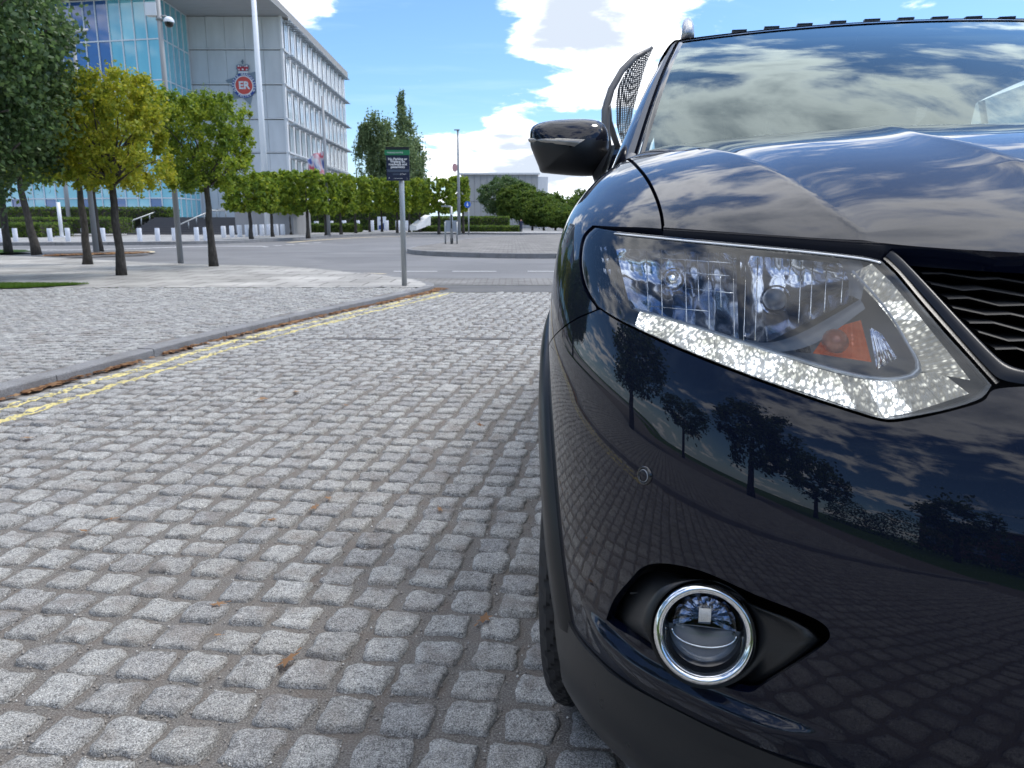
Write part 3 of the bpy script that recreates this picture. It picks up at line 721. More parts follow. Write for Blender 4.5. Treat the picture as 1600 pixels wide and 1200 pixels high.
# the three nearest: yellowing, green, and the dark one at the left edge
g = GP(190, 430, KZ); tree('pleached_tree', g.x, g.y, KZ, (1.42, 3.12), (1.62, 1.6), .075, 21000, .058, M_leaf_yel, 'small square clipped tree with yellowing leaves, nearest on the pale paving', 'pleached trees', clumps=300, spread=.065, branches=26, lean=(.0, 0))
g = GP(333, 416, KZ); tree('pleached_tree', g.x, g.y, KZ, (1.48, 3.22), (1.6, 1.55), .08, 22000, .06, M_leaf_grn, 'square clipped green tree just right of the yellowing one', 'pleached trees', clumps=320, spread=.065, branches=18)
tree('broadleaf_tree', -8.45, 11.6, KZ, (1.05, 5.3), (4.0, 3.6), .17, 90000, .075, M_leaf_dark, 'large dark green tree filling the left edge of the picture', None, 'ball', clumps=520, spread=.075, branches=26, shell=.7)
g = GP(138, 413, KZ); tree('pleached_tree', g.x, g.y, KZ, (1.8, 3.0), (1.0, 1.3), .085, 9000, .07, M_leaf_yel, 'clipped tree half hidden behind the yellowing tree, leaves olive, beside the grey lamp post', 'pleached trees', clumps=200, spread=.09, branches=10)
for (x, y, lb) in [(155, 392, 'slim clipped tree behind the grey lamp post near the yellowing tree'), (57, 397, 'clipped tree with leaning trunk under the large dark tree'), (13, 395, 'clipped tree at the far left under the large dark tree')]:
    g = GP(x, y, KZ); tree('pleached_tree', g.x, g.y, KZ, (2.05, 4.8), (2.6, 2.3), .11, 12000, .1, M_leaf_grn if x < 100 else M_leaf_yel, lb, 'pleached trees', clumps=160, spread=.1, branches=8, lean=(-.35 if x == 57 else 0, 0))
# avenue of clipped trees across the road
ROW = [(393, 373.6, 362, 428, 274, 330), (426, 370, 404, 450, 271, 330), (455, 366.7, 432, 478, 270, 330), (482, 372, 448, 508, 268, 334), (510, 368, 492, 532, 272, 334), (533, 366.5, 514, 556, 274, 334), (556, 364.5, 540, 580, 277, 332),
       (578, 362.5, 566, 600, 277, 330), (597, 362, 586, 622, 279, 330), (621, 364, 606, 640, 279, 332), (640, 363, 628, 662, 280, 332), (656, 362.5, 645, 668, 282, 330), (686, 365.7, 664, 709, 281, 332), (724, 364, 704, 732, 277, 330)]
for k, (x, yb, xa, xb, yt, ybot) in enumerate(ROW):
    g = GP(x, yb, .12); D = g.y; sc = D * .9785 / FPX
    zt = PY(x, yt, D).z - .12; zb = PY(x, ybot, D).z - .12; w = (xb - xa) * sc
    cx = ((xa + xb) / 2 - x) * sc
    lb = ['avenue tree nearest the entrance steps', 'second avenue tree from the steps, crown merging with its neighbours', 'third avenue tree from the steps, in front of the low stair rail', 'widest avenue tree, left of the flag column', 'avenue tree directly behind the flag column', 'avenue tree right of the flag column',
          'avenue tree left of the blue notice totem', 'narrow avenue tree just left of the parking sign post', 'dark avenue tree above the blue notice totem', 'avenue tree right behind the parking sign post', 'avenue tree at the foot of the white ramp wall', 'small crown between the ramp wall and the lone tree', 'lone avenue tree with clear square crown left of the tall lamp column', 'last avenue tree behind the tall lamp column'][k]
    t = tree('pleached_tree', g.x, g.y, .12, (zb, zt), (w * 1.12, max(w, 2.2)), .10, 7500 if w < 2.6 else 11000, .17, M_leaf_grn, lb, 'pleached trees', clumps=300, spread=.05, branches=5)
    for ch in t.children:
        if ch.name.startswith('crown'): ch.location.x = cx
# weeping birch and narrow poplar beyond
def droop_tree(name, px0, ybase, D, spec, n, s, lm, label):
    s = s * .7; g = PY(px0, 347, D); sc = D * .9785 / FPX; t = empty(name, (g.x, D, 0), 0, label, 'tree')
    P_ = []
    for (xc, xw, y0, y1, m) in spec:
        z1 = PY(xc, y0, D).z; z0 = PY(xc, y1, D).z; c = (xc - px0) * sc
        q = crown_points(m, (xw * sc, xw * sc * .8, z1 - z0), 'ball', max(20, m // 60), .16); q[:, 0] += c; q[:, 2] += (z0 + z1) / 2; P_.append(q)
    q = np.vstack(P_)
    # hanging strands
    k = rng.integers(len(q), size=n // 6); st = q[k]; L_ = rng.uniform(.3, 1.6, len(st)); rep = np.repeat(st, 6, axis=0); rep[:, 2] -= np.repeat(L_, 6) * np.tile(np.linspace(0, 1, 6), len(st)); q = np.vstack([q, rep])
    V, m = leaf_cloud(q, s); link('crown', quads_mesh('crown', V, m, lm), t)
    mb = MB(); mb.tube([(0, 0, 0), (0.1, 0, 4), (0, 0, 9)], [.35, .28, .12], 8); mb.build('trunk', M_bark, t, True)
droop_tree('weeping_tree', 604, 0, 100, [(592, 50, 178, 240, 2600), (580, 44, 200, 290, 2200), (606, 60, 200, 290, 3400), (625, 60, 215, 300, 3200)], 9000, .40, M_leaf_far, 'tall weeping tree with hanging strands right of the office block')
droop_tree('spire_tree', 640, 0, 104, [(631, 12, 138, 190, 380), (633, 30, 165, 230, 1100), (640, 50, 200, 290, 3000), (652, 38, 225, 290, 1400), (632, 40, 190, 260, 1200)], 3000, .40, M_leaf_far, 'tall dark conical tree with a narrow spire beside the weeping tree')
# rounded tree row to the right and distant growth
HR = [(788, 66, 276, 338, 84), (812, 62, 287, 345, 82), (832, 60, 298, 352, 80), (850, 56, 308, 357, 78), (868, 50, 318, 360, 76), (884, 50, 325, 362, 74)]
for k, (xc, w, y0, y1, D) in enumerate(HR):
    sc = D * .9785 / FPX; z1 = PY(xc, y0, D).z; z0 = PY(xc, y1, D).z; g = PY(xc, 347, D)
    lb = ['tallest rounded tree in the stepped row right of the grey hall', 'second rounded tree of the row descending to the right', 'third rounded tree of the row, above the walking person', 'fourth rounded tree of the row, partly behind the car', 'fifth rounded tree of the row beside the car wing', 'last rounded tree of the row, hidden mostly by the car'][k]
    t = tree('rounded_tree', g.x, D, 0, (max(.4, z0), z1), (w * sc * 1.2, w * sc), .12, 14000, .19, M_leaf_hedge if k else M_leaf_dark, lb, 'rounded trees in a descending row', 'ball', clumps=420, spread=.055, branches=0, shell=.8)
for k, (xc, w, y0, D) in enumerate([(878, 60, 300, 150), (915, 60, 296, 160), (862, 34, 303, 165), (990, 160, 300, 150), (1150, 200, 290, 150)]):
    sc = D * .9785 / FPX; z1 = PY(xc, y0, D).z; g = PY(xc, 347, D)
    tree('distant_tree', g.x, D, 0, (.5, z1), (w * sc, w * sc * .6), .2, 3800, .5, M_leaf_hedge, ['distant green tree seen between the rounded row and the car mirror', 'distant green tree just left of the car wing', 'smallest distant tree at the right end of the grey hall', 'distant tree hidden behind the car', 'broad distant tree hidden behind the car'][k], 'distant trees', 'ball', clumps=80, spread=.12, branches=0)
# clipped hedges
def hedge(name, pa, pb, D, z0, z1, dep, n, s, label, base_z=0):
    a = PY(pa, 347, D); b = PY(pb, 347, D); L_ = b.x - a.x; h = z1 - z0
    t = empty(name, ((a.x + b.x) / 2, D, z0), 0, label, 'hedge', 'clipped hedges')
    p = rng.uniform(-1, 1, (n, 3)); ax = rng.integers(0, 3, n); 
    f = rng.random(n)
    p[f < .4, 2] = 1; p[(f >= .4) & (f < .85), 1] = -1; p[f >= .85, 0] = np.sign(p[f >= .85, 0])
    p = p * np.array([L_ / 2, dep / 2, h / 2]) + rng.normal(0, .035, (n, 3)); p[:, 2] += h / 2
    V, m = leaf_cloud(p, s); link('foliage', quads_mesh('foliage', V, m, M_leaf_hedge), t)
    mb = MB(); mb.box((0, 0, h / 2 - .04), (L_ - .12, dep - .12, h - .1)); mb.build('stems', M_bark, t)
hedge('hedge', 662, 795, 70, .1, 1.35, 2.0, 5000, .14, 'long dark clipped hedge behind the lone avenue tree')
hedge('hedge', 648, 812, 66, .1, .58, 1.6, 4500, .13, 'low bright hedge in front of the long dark hedge')
hedge('hedge', -120, 88, 43, .12, .85, 3.0, 6000, .10, 'low clipped hedge at the left behind the pale bollards')
hedge('hedge', -140, 190, 47, .3, 1.15, 3.0, 7000, .10, 'middle clipped hedge left of the entrance steps')
hedge('hedge', -150, 272, 56, 1.15, 1.9, 2.0, 7000, .12, 'upper clipped hedge on the terrace before the glass wall')
hedge('hedge', 430, 668, 80, .1, 2.3, 3.0, 9000, .22, 'tall shrub hedge in the shade behind the avenue trees')
hedge('hedge', 440, 560, 62, .1, .75, 3.0, 5000, .13, 'low green planting under the avenue trees beside the steps')
# ================================================================== BUILDINGS
def text_geo(s, size=1.0, align='CENTER', bold=0.0):
    cu = bpy.data.curves.new('t', 'FONT'); cu.body = s; cu.size = size; cu.align_x = align; cu.align_y = 'CENTER'; cu.resolution_u = 2; cu.offset = bold
    o = bpy.data.objects.new('t', cu); COL.objects.link(o); dg = bpy.context.evaluated_depsgraph_get(); dg.update()
    me = bpy.data.meshes.new_from_object(o.evaluated_get(dg)); V = [v.co.copy() for v in me.vertices]; F = [tuple(p.vertices) for p in me.polygons]
    bpy.data.objects.remove(o); bpy.data.meshes.remove(me); return V, F
ob = empty('office_building', (-21.8, 78, 0), 0, 'large glass and pale concrete office block with sun louvres and police crest', 'building')
BO = Vector((-21.8, 78, 0))
def bl(v): return Vector(v) - BO
YS = [24.5, 77.5, 132, 186, 238.5, 291]
ZL = [PY(380, y, 78).z for y in YS]; ZT = ZL[0]; ZB = 1.25
XL, XR = -30.7, -21.8
dv = Vector((-.0255, 1, 0)).normalized(); nv = Vector((1, .0255, 0)).normalized()
# mass behind the faces
mb = MB(); far_c = Vector((XR, 78, 0)) + dv * 32.0
mb.prism([(0 - .25, .3), ((far_c - BO).x - .25, far_c.y - 78), (-45, far_c.y - 78), (-45, .3 + 4)], 0, ZT - .02); mb.build('wall', M_conc_side, ob)
# badge wall: five storeys of concrete panels, each its own piece
lev = ZL + [ZB]
nP = 5; pw = (XR - XL) / nP
pm = {}
for r in range(len(lev) - 1):
    z1, z0 = lev[r] - .10, lev[r + 1] + .10
    for c in range(nP):
        x0 = XL + c * pw; mb = MB(); mb.box((0, 0, 0), (pw - .03, .24, z1 - z0))
        o = mb.build('wall_panel', M_conc, ob); o.location = bl((x0 + pw / 2, 78 + random.uniform(-.006, .006), (z0 + z1) / 2))
for r in range(1, len(lev) - 1):
    mb = MB(); mb.box((0, 0, 0), (XR - XL + .3, .30, .085)); o = mb.build('ledge', M_conc_side, ob); o.location = bl(((XL + XR) / 2 + .1, 77.93, lev[r] + .03))
mb = MB(); mb.box((0, 0, 0), (XR - XL, .1, ZT - ZB)); o = mb.build('recess', M_conc_d, ob); o.location = bl(((XL + XR) / 2, 78.15, (ZT + ZB) / 2))
# side facade: 13 bays x 5 storeys
NB = 13; bw = 31.4 / NB
wf = MB()
for sx in (-.62, 0.02, .62): wf.box((sx, -.02, 0), (.09, .10, 2.6))
wf.box((0, -.02, 1.3), (1.31, .10, .07)); wf.box((0, -.02, -1.3), (1.31, .10, .07)); wf_me = wf.mesh('window', M_louv)
pn = MB(); pn.box((-.30, 0, 0), (.56, .04, 2.5)); pn.box((.32, 0, 0), (.53, .04, 2.5)); pn_me = pn.mesh('pane', M_win)
lv = MB()
for k in range(4): lv.tube([(-.95, -.25 - .16 * k, .02 - .03 * k), (.95, -.25 - .16 * k, .02 - .03 * k)], .035, 6)
for sx in (-.8, 0, .8): lv.box((sx, -.42, -.05), (.05, .75, .10))
for sx in (-.55, .15, .7): lv.box((sx, -.50, .16), (.26, .03, .2))
lv_me = lv.mesh('sun_louvre', M_louv)
pier = MB(); pier.box((0, 0, 0), (.5, .22, 3.1)); pier_me = pier.mesh('facade_pier', M_conc_side)
rz = math.atan2(dv.y, dv.x)   # local +x along the facade, local -y outwards
def fpos(u, z, out): p = Vector((XR, 78, 0)) + dv * u + nv * out; return (p.x - BO.x, p.y - BO.y, z)
for r in range(5):
    zc = (lev[r] + lev[r + 1]) / 2
    for c in range(NB):
        u = (c + .55) * bw
        w = link('window', wf_me, ob, fpos(u, zc - .25, .05), (0, 0, rz)); link('pane', pn_me, w, (0, -.02, 0))
        if r < 5: link('sun_louvre', lv_me, ob, fpos(u, zc + 1.18, .06), (0, 0, rz))
    mb = MB(); mb.box((0, 0, 0), (31.9, .2, .16)); o = mb.build('ledge', M_conc, ob); o.location = fpos(15.7, lev[r + 1] + .02, .06); o.rotation_euler = (0, 0, rz)
for c in range(NB + 1):
    for r in range(5): link('facade_pier', pier_me, ob, fpos(min(c * bw + .05, 31.3), (lev[r] + lev[r + 1]) / 2, -.03), (0, 0, rz))
mb = MB(); mb.box((0, 0, 0), (31.6, .05, ZT - 2)); o = mb.build('facade_backing', M_conc_side, ob); o.location = fpos(15.7, ZT / 2 + 1, -.1); o.rotation_euler = (0, 0, rz)
# glass box
GC = Vector((-30.5, 71.5, 0)); gd = Vector((-math.cos(math.radians(11)), math.sin(math.radians(11)), 0)); ZG = 19.85
GW = 1.22; NG = 24; gl = [ZG - 3.36 * k for k in range(6)] + [ZB]
def gpos(u, z, out=0): p = GC + gd * u + Vector((-gd.y, gd.x, 0)) * out; return (p.x - BO.x, p.y - BO.y, z)
grz = math.atan2(gd.y, gd.x)
def pane_mesh(w, h, m, nm='glass_pane'):
    mb = MB(); mb.box((0, 0, 0), (w, .05, h)); return mb.mesh(nm, m)
cache = {}
for r in range(len(gl) - 1):
    h = gl[r] - gl[r + 1]
    for c in range(NG):
        dark = (4 <= c <= 8 and r < 2) or (r == 5 and c % 3 == 1) or (r in (2, 3) and c > 9)
        key = (round(h, 2), dark)
        if key not in cache: cache[key] = pane_mesh(GW - .07, h - .08, M_cw_dark if dark else M_cw)
        link('glass_pane', cache[key], ob, gpos((c + .5) * GW, (gl[r] + gl[r + 1]) / 2, .0), (random.uniform(-.004, .004), 0, grz + random.uniform(-.004, .004)))
mb = MB(); mb.box((0, 0, 0), (.09, .16, ZG - ZB)); mm = mb.mesh('mullion', M_mull)
for c in range(NG + 1): link('mullion', mm, ob, gpos(c * GW, (ZG + ZB) / 2, .03), (0, 0, grz))
mb = MB(); mb.box((0, 0, 0), (NG * GW, .13, .10)); tm = mb.mesh('transom', M_mull)
for z in gl[:-1]: link('transom', tm, ob, gpos(NG * GW / 2, z, .025), (0, 0, grz))
# short return of the glass box back to the badge wall
RL = 6.2; nr = 5; rw = RL / nr
def rpos(u, z, out=0): p = GC + dv * u + nv * out; return (p.x - BO.x, p.y - BO.y, z)
for r in range(len(gl) - 1):
    h = gl[r] - gl[r + 1]; k2 = ('r', round(h, 2))
    if k2 not in cache: cache[k2] = pane_mesh(rw - .07, h - .08, M_cw)
    for c in range(nr): link('glass_pane', cache[k2], ob, rpos((c + .5) * rw, (gl[r] + gl[r + 1]) / 2), (0, 0, rz))
for c in range(1, nr + 1): link('mullion', mm, ob, rpos(c * rw, (ZG + ZB) / 2, .03), (0, 0, rz))
mb = MB(); mb.box((0, 0, 0), (RL, .13, .10)); tm2 = mb.mesh('transom', M_mull)
for z in gl[:-1]: link('transom', tm2, ob, rpos(RL / 2 - .05, z, .02), (0, 0, rz))
# pale floors and core behind the glass
mb = MB()
for z in gl[1:-1]: mb.prism([(a.x - BO.x, a.y - BO.y) for a in (GC + gd * .4 + Vector((.0, .5, 0)), GC + gd * (NG * GW - .4) + Vector((0, .5, 0)), GC + gd * (NG * GW - .4) + Vector((0, 6, 0)), GC + gd * .4 + Vector((-.3, 6, 0)))], z - .2, z + .1)
mb.build('floor_slab', M_conc_d, ob)
# roof slab with soffit
pA = GC + gd * (NG * GW + 2) + Vector((0, -1.6, 0)); pB = GC + Vector((1.2, -1.85, 0)); pC = Vector((XR, 78, 0)) + dv * (pB.y - 78 - 1.6) + nv * .45; pD = Vector((XR, 78, 0)) + dv * 32.2 + nv * .45
pB = Vector((pC.x, pC.y, 0)); rp = [(p.x - BO.x, p.y - BO.y) for p in (pA, pB, pD, Vector((-66, 110, 0)), Vector((-66, 77, 0)))]
mb = MB(); mb.prism(rp, ZT + .03, ZT + .75); mb.build('roof', M_fascia, ob)
sp = MB()
for k in range(9):   # soffit boards seen from below
    y0 = pC.y + .3 + k * 1.12
    sp.box(((XR + XL) / 2 - BO.x + .4, y0 + .5 - BO.y, ZT - .01), (XR - XL + .6, 1.08, .06))
sp.build('soffit_panel', M_soffit, ob)
# crest on the badge wall
cx_, cz_ = PY(381.5, 132, 77.8).x, PY(381.5, 132, 77.8).z
crest = empty('police_crest', (cx_, 77.80, cz_ - .1), 0, 'round police crest with crown, blue lettered ring and red disc on the concrete wall', 'emblem')
M_star = mat('crest_star', (.20, .23, .26), .4, .6); M_cblue = mat('crest_blue', (.015, .05, .26), .45); M_cred = mat('crest_red', (.62, .07, .05), .45); M_cwhite = mat('crest_white', (.75, .76, .78), .45); M_crw = mat('crest_crown_red', (.42, .02, .04), .5)
def disc(r, y, nseg=40, r0=0, th=.06):
    V = []; F = []
    for k in range(nseg):
        a = 2 * math.pi * k / nseg
        for (rr, yy) in ((r0, y), (r, y), (r, y + th)): V.append((math.cos(a) * rr, yy, math.sin(a) * rr))
    for k in range(nseg):
        k2 = (k + 1) % nseg; F += [(k * 3, k * 3 + 1, k2 * 3 + 1, k2 * 3), (k * 3 + 1, k * 3 + 2, k2 * 3 + 2, k2 * 3 + 1)]
    return V, F
V = [(0, -.02, 0)]; n = 12
for k in range(n): a = math.pi / 2 + 2 * math.pi * (k + .5) / n; rr = 1.85 if k % 2 == 0 else 1.1; V.append((math.cos(a) * rr, .04, math.sin(a) * rr))
link('star', mk_mesh('star', V, [(0, 1 + (k + 1) % n, 1 + k) for k in range(n)], M_star), crest)
link('ring', mk_mesh('ring', *disc(1.13, -.06), M_cblue), crest); link('ring_edge', mk_mesh('ring_edge', *disc(.90, -.085, r0=0), M_cwhite), crest); link('disc', mk_mesh('disc', *disc(.80, -.11), M_cred), crest)
def put_text(s, size, pos, rot=0, bold=.0):
    V, F = text_geo(s, size, bold=bold); c, sn = math.cos(rot), math.sin(rot)
    return [(v.x * c - v.y * sn + pos[0], pos[1], v.x * sn + v.y * c + pos[2]) for v in V], F
mb = MB()
for i, ch in enumerate('GREATER MANCHESTER'):
    if ch == ' ': continue
    a = math.radians(205 - i * (230 / 17)); mb.add(*put_text(ch, .27, (math.cos(a) * 1.01, -.075, math.sin(a) * 1.01), a - math.pi / 2, .008))
for i, ch in enumerate('POLICE'):
    a = math.radians(238 + i * 12.8); mb.add(*put_text(ch, .27, (math.cos(a) * 1.01, -.075, math.sin(a) * 1.01), a + math.pi / 2, .008))
for a in (212, 328): mb.add(*[x for x in ([(math.cos(math.radians(a)) * 1.01 + dx, -.075, math.sin(math.radians(a)) * 1.01 + dz) for dx, dz in ((-.05, 0), (0, -.05), (.05, 0), (0, .05))], [(0, 1, 2, 3)])])
mb.build('lettering', M_cwhite, crest)
mb = MB(); mb.add(*put_text('ER', .95, (0.02, -.13, -.02), 0, .03)); mb.build('monogram', M_cwhite, crest)
mb = MB(); mb.add([(x, -.05, z) for x, z in ((-.42, 1.08), (.42, 1.08), (.46, 1.22), (.66, 1.50), (.62, 1.82), (.40, 1.92), (.14, 1.86), (0, 1.76), (-.14, 1.86), (-.40, 1.92), (-.62, 1.82), (-.66, 1.50), (-.46, 1.22))], [tuple(range(13))]); mb.build('crown', M_star, crest)
mb = MB(); mb.add([(x, -.08, z) for x, z in ((-.40, 1.32), (.40, 1.32), (.54, 1.55), (.50, 1.74), (.36, 1.80), (0, 1.68), (-.36, 1.80), (-.50, 1.74), (-.54, 1.55))], [tuple(range(9))]); mb.build('crown_cap', M_crw, crest)
mb = MB()
for (x, z, s) in [(-.36, 1.42, .07), (0, 1.44, .09), (.36, 1.42, .07), (-.38, 1.74, .08), (.38, 1.74, .08), (-.2, 1.70, .05), (.2, 1.70, .05)]:
    V, F = disc(s, -.11, 10); mb.add([(v[0] + x, v[1], v[2] + z) for v in V], F)
mb.box((0, -.08, 1.19), (.92, .04, .13)); mb.build('crown_jewels', M_cwhite, crest)
mb = MB(); mb.box((0, -.05, 2.12), (.10, .06, .42)); mb.box((0, -.05, 2.14), (.26, .06, .09)); mb.build('crown_cross', M_star, crest)
# terrace, steps and retaining wall
tz = ZB
sheet('terrace', [(-80, 55), (PY(371, 347, 55).x, 55), (PY(371, 347, 55).x, 62), (-22, 78), (-80, 90)], tz, M_pave2)
steps = empty('entrance_steps', (PY(290, 347, 51).x, 50.5, .12), 0, 'wide flight of dark stone steps up to the glass entrance', 'steps')
xa, xb = PY(196, 347, 51).x, PY(371, 347, 51).x
for k in range(9):
    h = (tz - .12) * (k + 1) / 9; mb = MB(); mb.box((0, 0, h / 2), (xb - xa, .5 if k < 8 else .6, h - .003 * k)); o = mb.build('step', M_step, steps); o.location = (0, .25 + k * .505, 0)
rw_ = empty('retaining_wall', (PY(371, 347, 51).x, 50.6, 0), 0, 'low smooth grey concrete wall beside the entrance steps behind the bollards', 'wall')
mb = MB(); L_ = PY(461, 347, 51).x - PY(371, 347, 51).x; mb.box((L_ / 2, 2.2, .85), (L_, 4.4, 1.6)); mb.build('wall', M_conc_d, rw_)
mb = MB(); mb.box((L_ / 2, 2.2, 1.68), (L_ + .06, 4.5, .05)); mb.build('coping', M_conc, rw_)
def rail(name, pts, r, posts, label, m=M_white, group=None):
    t = empty(name, pts[0], 0, label, 'handrail', group); o = Vector(pts[0]); mb = MB(); mb.tube([Vector(p) - o for p in pts], r, 8); mb.build('top_rail', m, t, True)
    for (p, zb) in posts: mb = MB(); mb.tube([Vector(p) - o, Vector((p[0], p[1], zb)) - o], r * .8, 8); mb.build('post', m, t, True)
    return t
def railpx(a, b, Ya, Yb, n, label, base0, base1):
    A = PY(*a, Ya); B = PY(*b, Yb); pts = [A, B, B + Vector((.9, .6, 0))]
    return rail('handrail', pts, .05, [(A.lerp(B, f), base0 + (base1 - base0) * f) for f in [i / (n - 1) for i in range(n)]], label, M_steel, 'rails at the entrance steps')
railpx((192, 350), (246, 330), 50.6, 55.5, 5, 'left handrail climbing the dark entrance steps', .15, tz)
railpx((281, 351), (330, 329), 50.6, 55.5, 5, 'right handrail climbing the dark entrance steps, beside the camera pole', .15, tz)
rail('balustrade', [PY(60, 330, 56), PY(250, 330, 56)], .04, [(PY(x, 330, 56), tz) for x in range(60, 251, 27)], 'long level rail along the terrace edge before the glass', M_steel)
rail('balustrade', [PY(338, 327, 57), PY(352, 327, 57)], .05, [(PY(x, 327, 57), tz) for x in (338, 352)], 'short terrace rail beside the concrete wall', M_steel)
for k, (xa_, xb_) in enumerate([((443, 349), (453, 332)), ((468, 349), (478, 332))]):
    rail('handrail', [PY(*xa_, 53), PY(*xb_, 56)], .05, [(PY(*xa_, 53), .15), (PY(*xb_, 56), .3)], ['left one of the two short white stair rails under the avenue trees', 'right one of the two short white stair rails under the avenue trees'][k], M_white, 'short white stair rails')
# white ramp wall
rwl = empty('ramp_wall', (PY(640, 347, 64).x, 62, 0), 0, 'white sloping ramp wall between avenue trees and hedge', 'wall')
pts = [PY(640, 360, 62), PY(651, 356, 64), PY(663, 352, 66), PY(663, 336, 66), PY(640, 352.5, 62)]; o_ = rwl.location
mb = MB(); V = [Vector(p) - o_ for p in pts]; V2 = [v + Vector((.5, .35, 0)) for v in V]; mb.add(V + V2, [(0, 1, 2, 3, 4), (9, 8, 7, 6, 5)] + [(i, (i + 1) % 5, (i + 1) % 5 + 5, i + 5) for i in range(5)]); mb.build('wall', M_conc_side, rwl)
# grey hall far right
D = 118; hx0, hx1 = PY(722, 347, D).x, PY(840, 347, D).x; hz = PY(780, 273, D).z
hall = empty('sports_hall', ((hx0 + hx1) / 2, D, 0), 0, 'long low plain grey hall behind the hedges', 'building')
mb = MB(); w = hx1 - hx0; mb.box((0, 9, hz / 2), (w, 18, hz)); mb.build('wall', M_conc_d, hall)
npn = 12
pm_ = MB(); pm_.box((0, 0, 0), (w / npn - .06, .12, hz / 2 - .06)); pmm = pm_.mesh('wall_panel', mat('hall_cladding', rough=.7, fn=f_conc((.40, .40, .40))))
for i in range(npn):
    for j in range(2): link('wall_panel', pmm, hall, (-w / 2 + (i + .5) * w / npn, -.05, hz * (j + .5) / 2))
mb = MB(); mb.box((0, 8.8, hz + .12), (w + .5, 18.6, .25)); mb.build('roof', M_conc_side, hall)
mb = MB(); mb.box((w / 2 + .75, 12, hz / 2 - .15), (1.5, 24, hz - .3)); mb.build('side_wing', M_conc_side, hall)
# ================================================================== STREET FURNITURE
bol = MB(); bol.tube([(0, 0, -.05), (0, 0, .96), (0, 0, 1.0)], [.5, .5, .46], 12); bol_me = bol.mesh('bollard', M_bollard, True)
BL = [(0, 378, 357), (25, 377.5, 357), (52, 377.5, 357), (79, 377, 357), (107, 377, 356.5), (132, 377, 357), (162, 377, 356.5), (219, 377, 356.7), (247, 376.8, 356.7), (273, 376, 356.5), (308, 376.5, 355.5), (322, 376, 355.5), (350, 371.5, 353.5), (363, 371, 353), (375, 370.3, 352), (387, 369.6, 351.5), (399, 369, 351.3), (410, 368.5, 351), (421, 368, 351),
      (432, 367.5, 350.5), (442, 367, 350.5), (495, 363, 346), (518, 362, 345.5), (538, 361, 344.8), (559, 361, 344.8), (581, 361, 344.8), (604, 360.5, 344.8), (622, 360.5, 344.8), (637, 360.5, 345)]
where = ['at the left edge of the picture', 'second from the left edge', 'third from the left edge, left of the leaning trunk', 'fourth from the left, right of the leaning trunk', 'fifth from the left, right of the white post', 'half hidden by the trunk behind the yellowing tree', 'just left of the yellowing tree trunk', 'first right of the yellowing tree trunk', 'second right of the yellowing tree trunk',
         'hidden behind the camera pole', 'first right of the camera pole', 'second right of the camera pole', 'first right of the green tree trunk', 'second right of the green tree trunk', 'at the left end of the grey wall', 'second before the grey wall', 'third before the grey wall', 'fourth before the grey wall', 'left of the second avenue trunk', 'right of the second avenue trunk', 'before the right end of the grey wall',
         'right of the first avenue trunks, left of the flag column', 'first right of the flag column', 'second right of the flag column', 'third right of the flag column', 'just left of the blue totem', 'just right of the blue totem', 'behind the parking sign post', 'right of the parking sign post at the ramp']
for (x, yb, yt), wh in zip(BL, where):
    g = GP(x, yb, .12); sc = g.y * .9785 / FPX; o = link('bollard', bol_me, None, g, None, (.065 * 38 * sc / .5 * .5 * 1.55, .065 * 38 * sc * 1.55 * .5 / .5, (yb - yt) * sc)); o.scale = (3.6 * sc * 2, 3.6 * sc * 2, (yb - yt) * sc); tag(o, 'pale round bollard ' + wh, 'bollard', 'pale bollards along the footway')
def pole(name, x, yb, ytop, z0, r0, r1, m, label, cat, part='pole', D=None):
    g = GP(x, yb, z0) if D is None else PY(x, yb, D); 
    if D is not None: z0 = g.z
    # height from the picture row of the top
    lo, hi = .1, 30
    for _ in range(40):
        h = (lo + hi) / 2; _, yy = project(g.x, g.y, z0 + h)
        if yy > ytop: lo = h
        else: hi = h
    t = empty(name, (g.x, g.y, z0), 0, label, cat); mb = MB(); mb.tube([(0, 0, -.02), (0, 0, h * .5), (0, 0, h)], [r0, (r0 + r1) / 2, r1], 12); mb.build(part, m, t, True); return t, h, g.y * .9785 / FPX
# parking sign
t, h, sc = pole('parking_sign', 632, 446.5, 231, KZ, .036, .036, M_steel, 'dark parking notice with green header on a slim grey post at the kerb', 'sign')
M_navy = mat('sign_navy', (.012, .018, .045), .35); M_sgreen = mat('sign_green', (.02, .19, .08), .4); M_sblk = mat('sign_black', (.01, .012, .012), .4); M_txt = mat('sign_white_print', (.78, .79, .80), .5); M_pur = mat('sign_grey_band', (.06, .08, .12), .4)
bx = -.035
mb = MB(); mb.box((bx, -.05, h - .215), (.31, .012, .43)); mb.build('board', M_navy, t)
mb = MB(); mb.box((bx, -.059, h - .012), (.315, .006, .038)); mb.build('header', M_sblk, t)
mb = MB(); mb.box((bx - .004, -.060, h - .066), (.335, .008, .066)); mb.build('green_band', M_sgreen, t)
mb = MB()
def st(s, size, x, z, bold=0): mb.add(*put_text(s, size, (x + bx, -.0665, z), 0, bold))
st('No Parking or', .044, 0, h - .150, .0012); st('Waiting on', .044, 0, h - .184, .0012); st('roadways and', .044, 0, h - .218, .0012); st('pavements', .044, 0, h - .252, .0012)
st('PARKING NOTICE', .026, -.03, h - .068); st('24 hours', .022, .07, h - .345); st('P', .03, -.12, h - .40); st('i', .03, .12, h - .40); st('restrictions apply', .018, -.0, h - .40)
mb.build('lettering', M_txt, t)
mb = MB(); mb.box((bx, -.058, h - .30), (.29, .004, .035)); mb.box((bx - .02, -.058, h - .345), (.10, .004, .02)); mb.build('grey_band', M_pur, t)
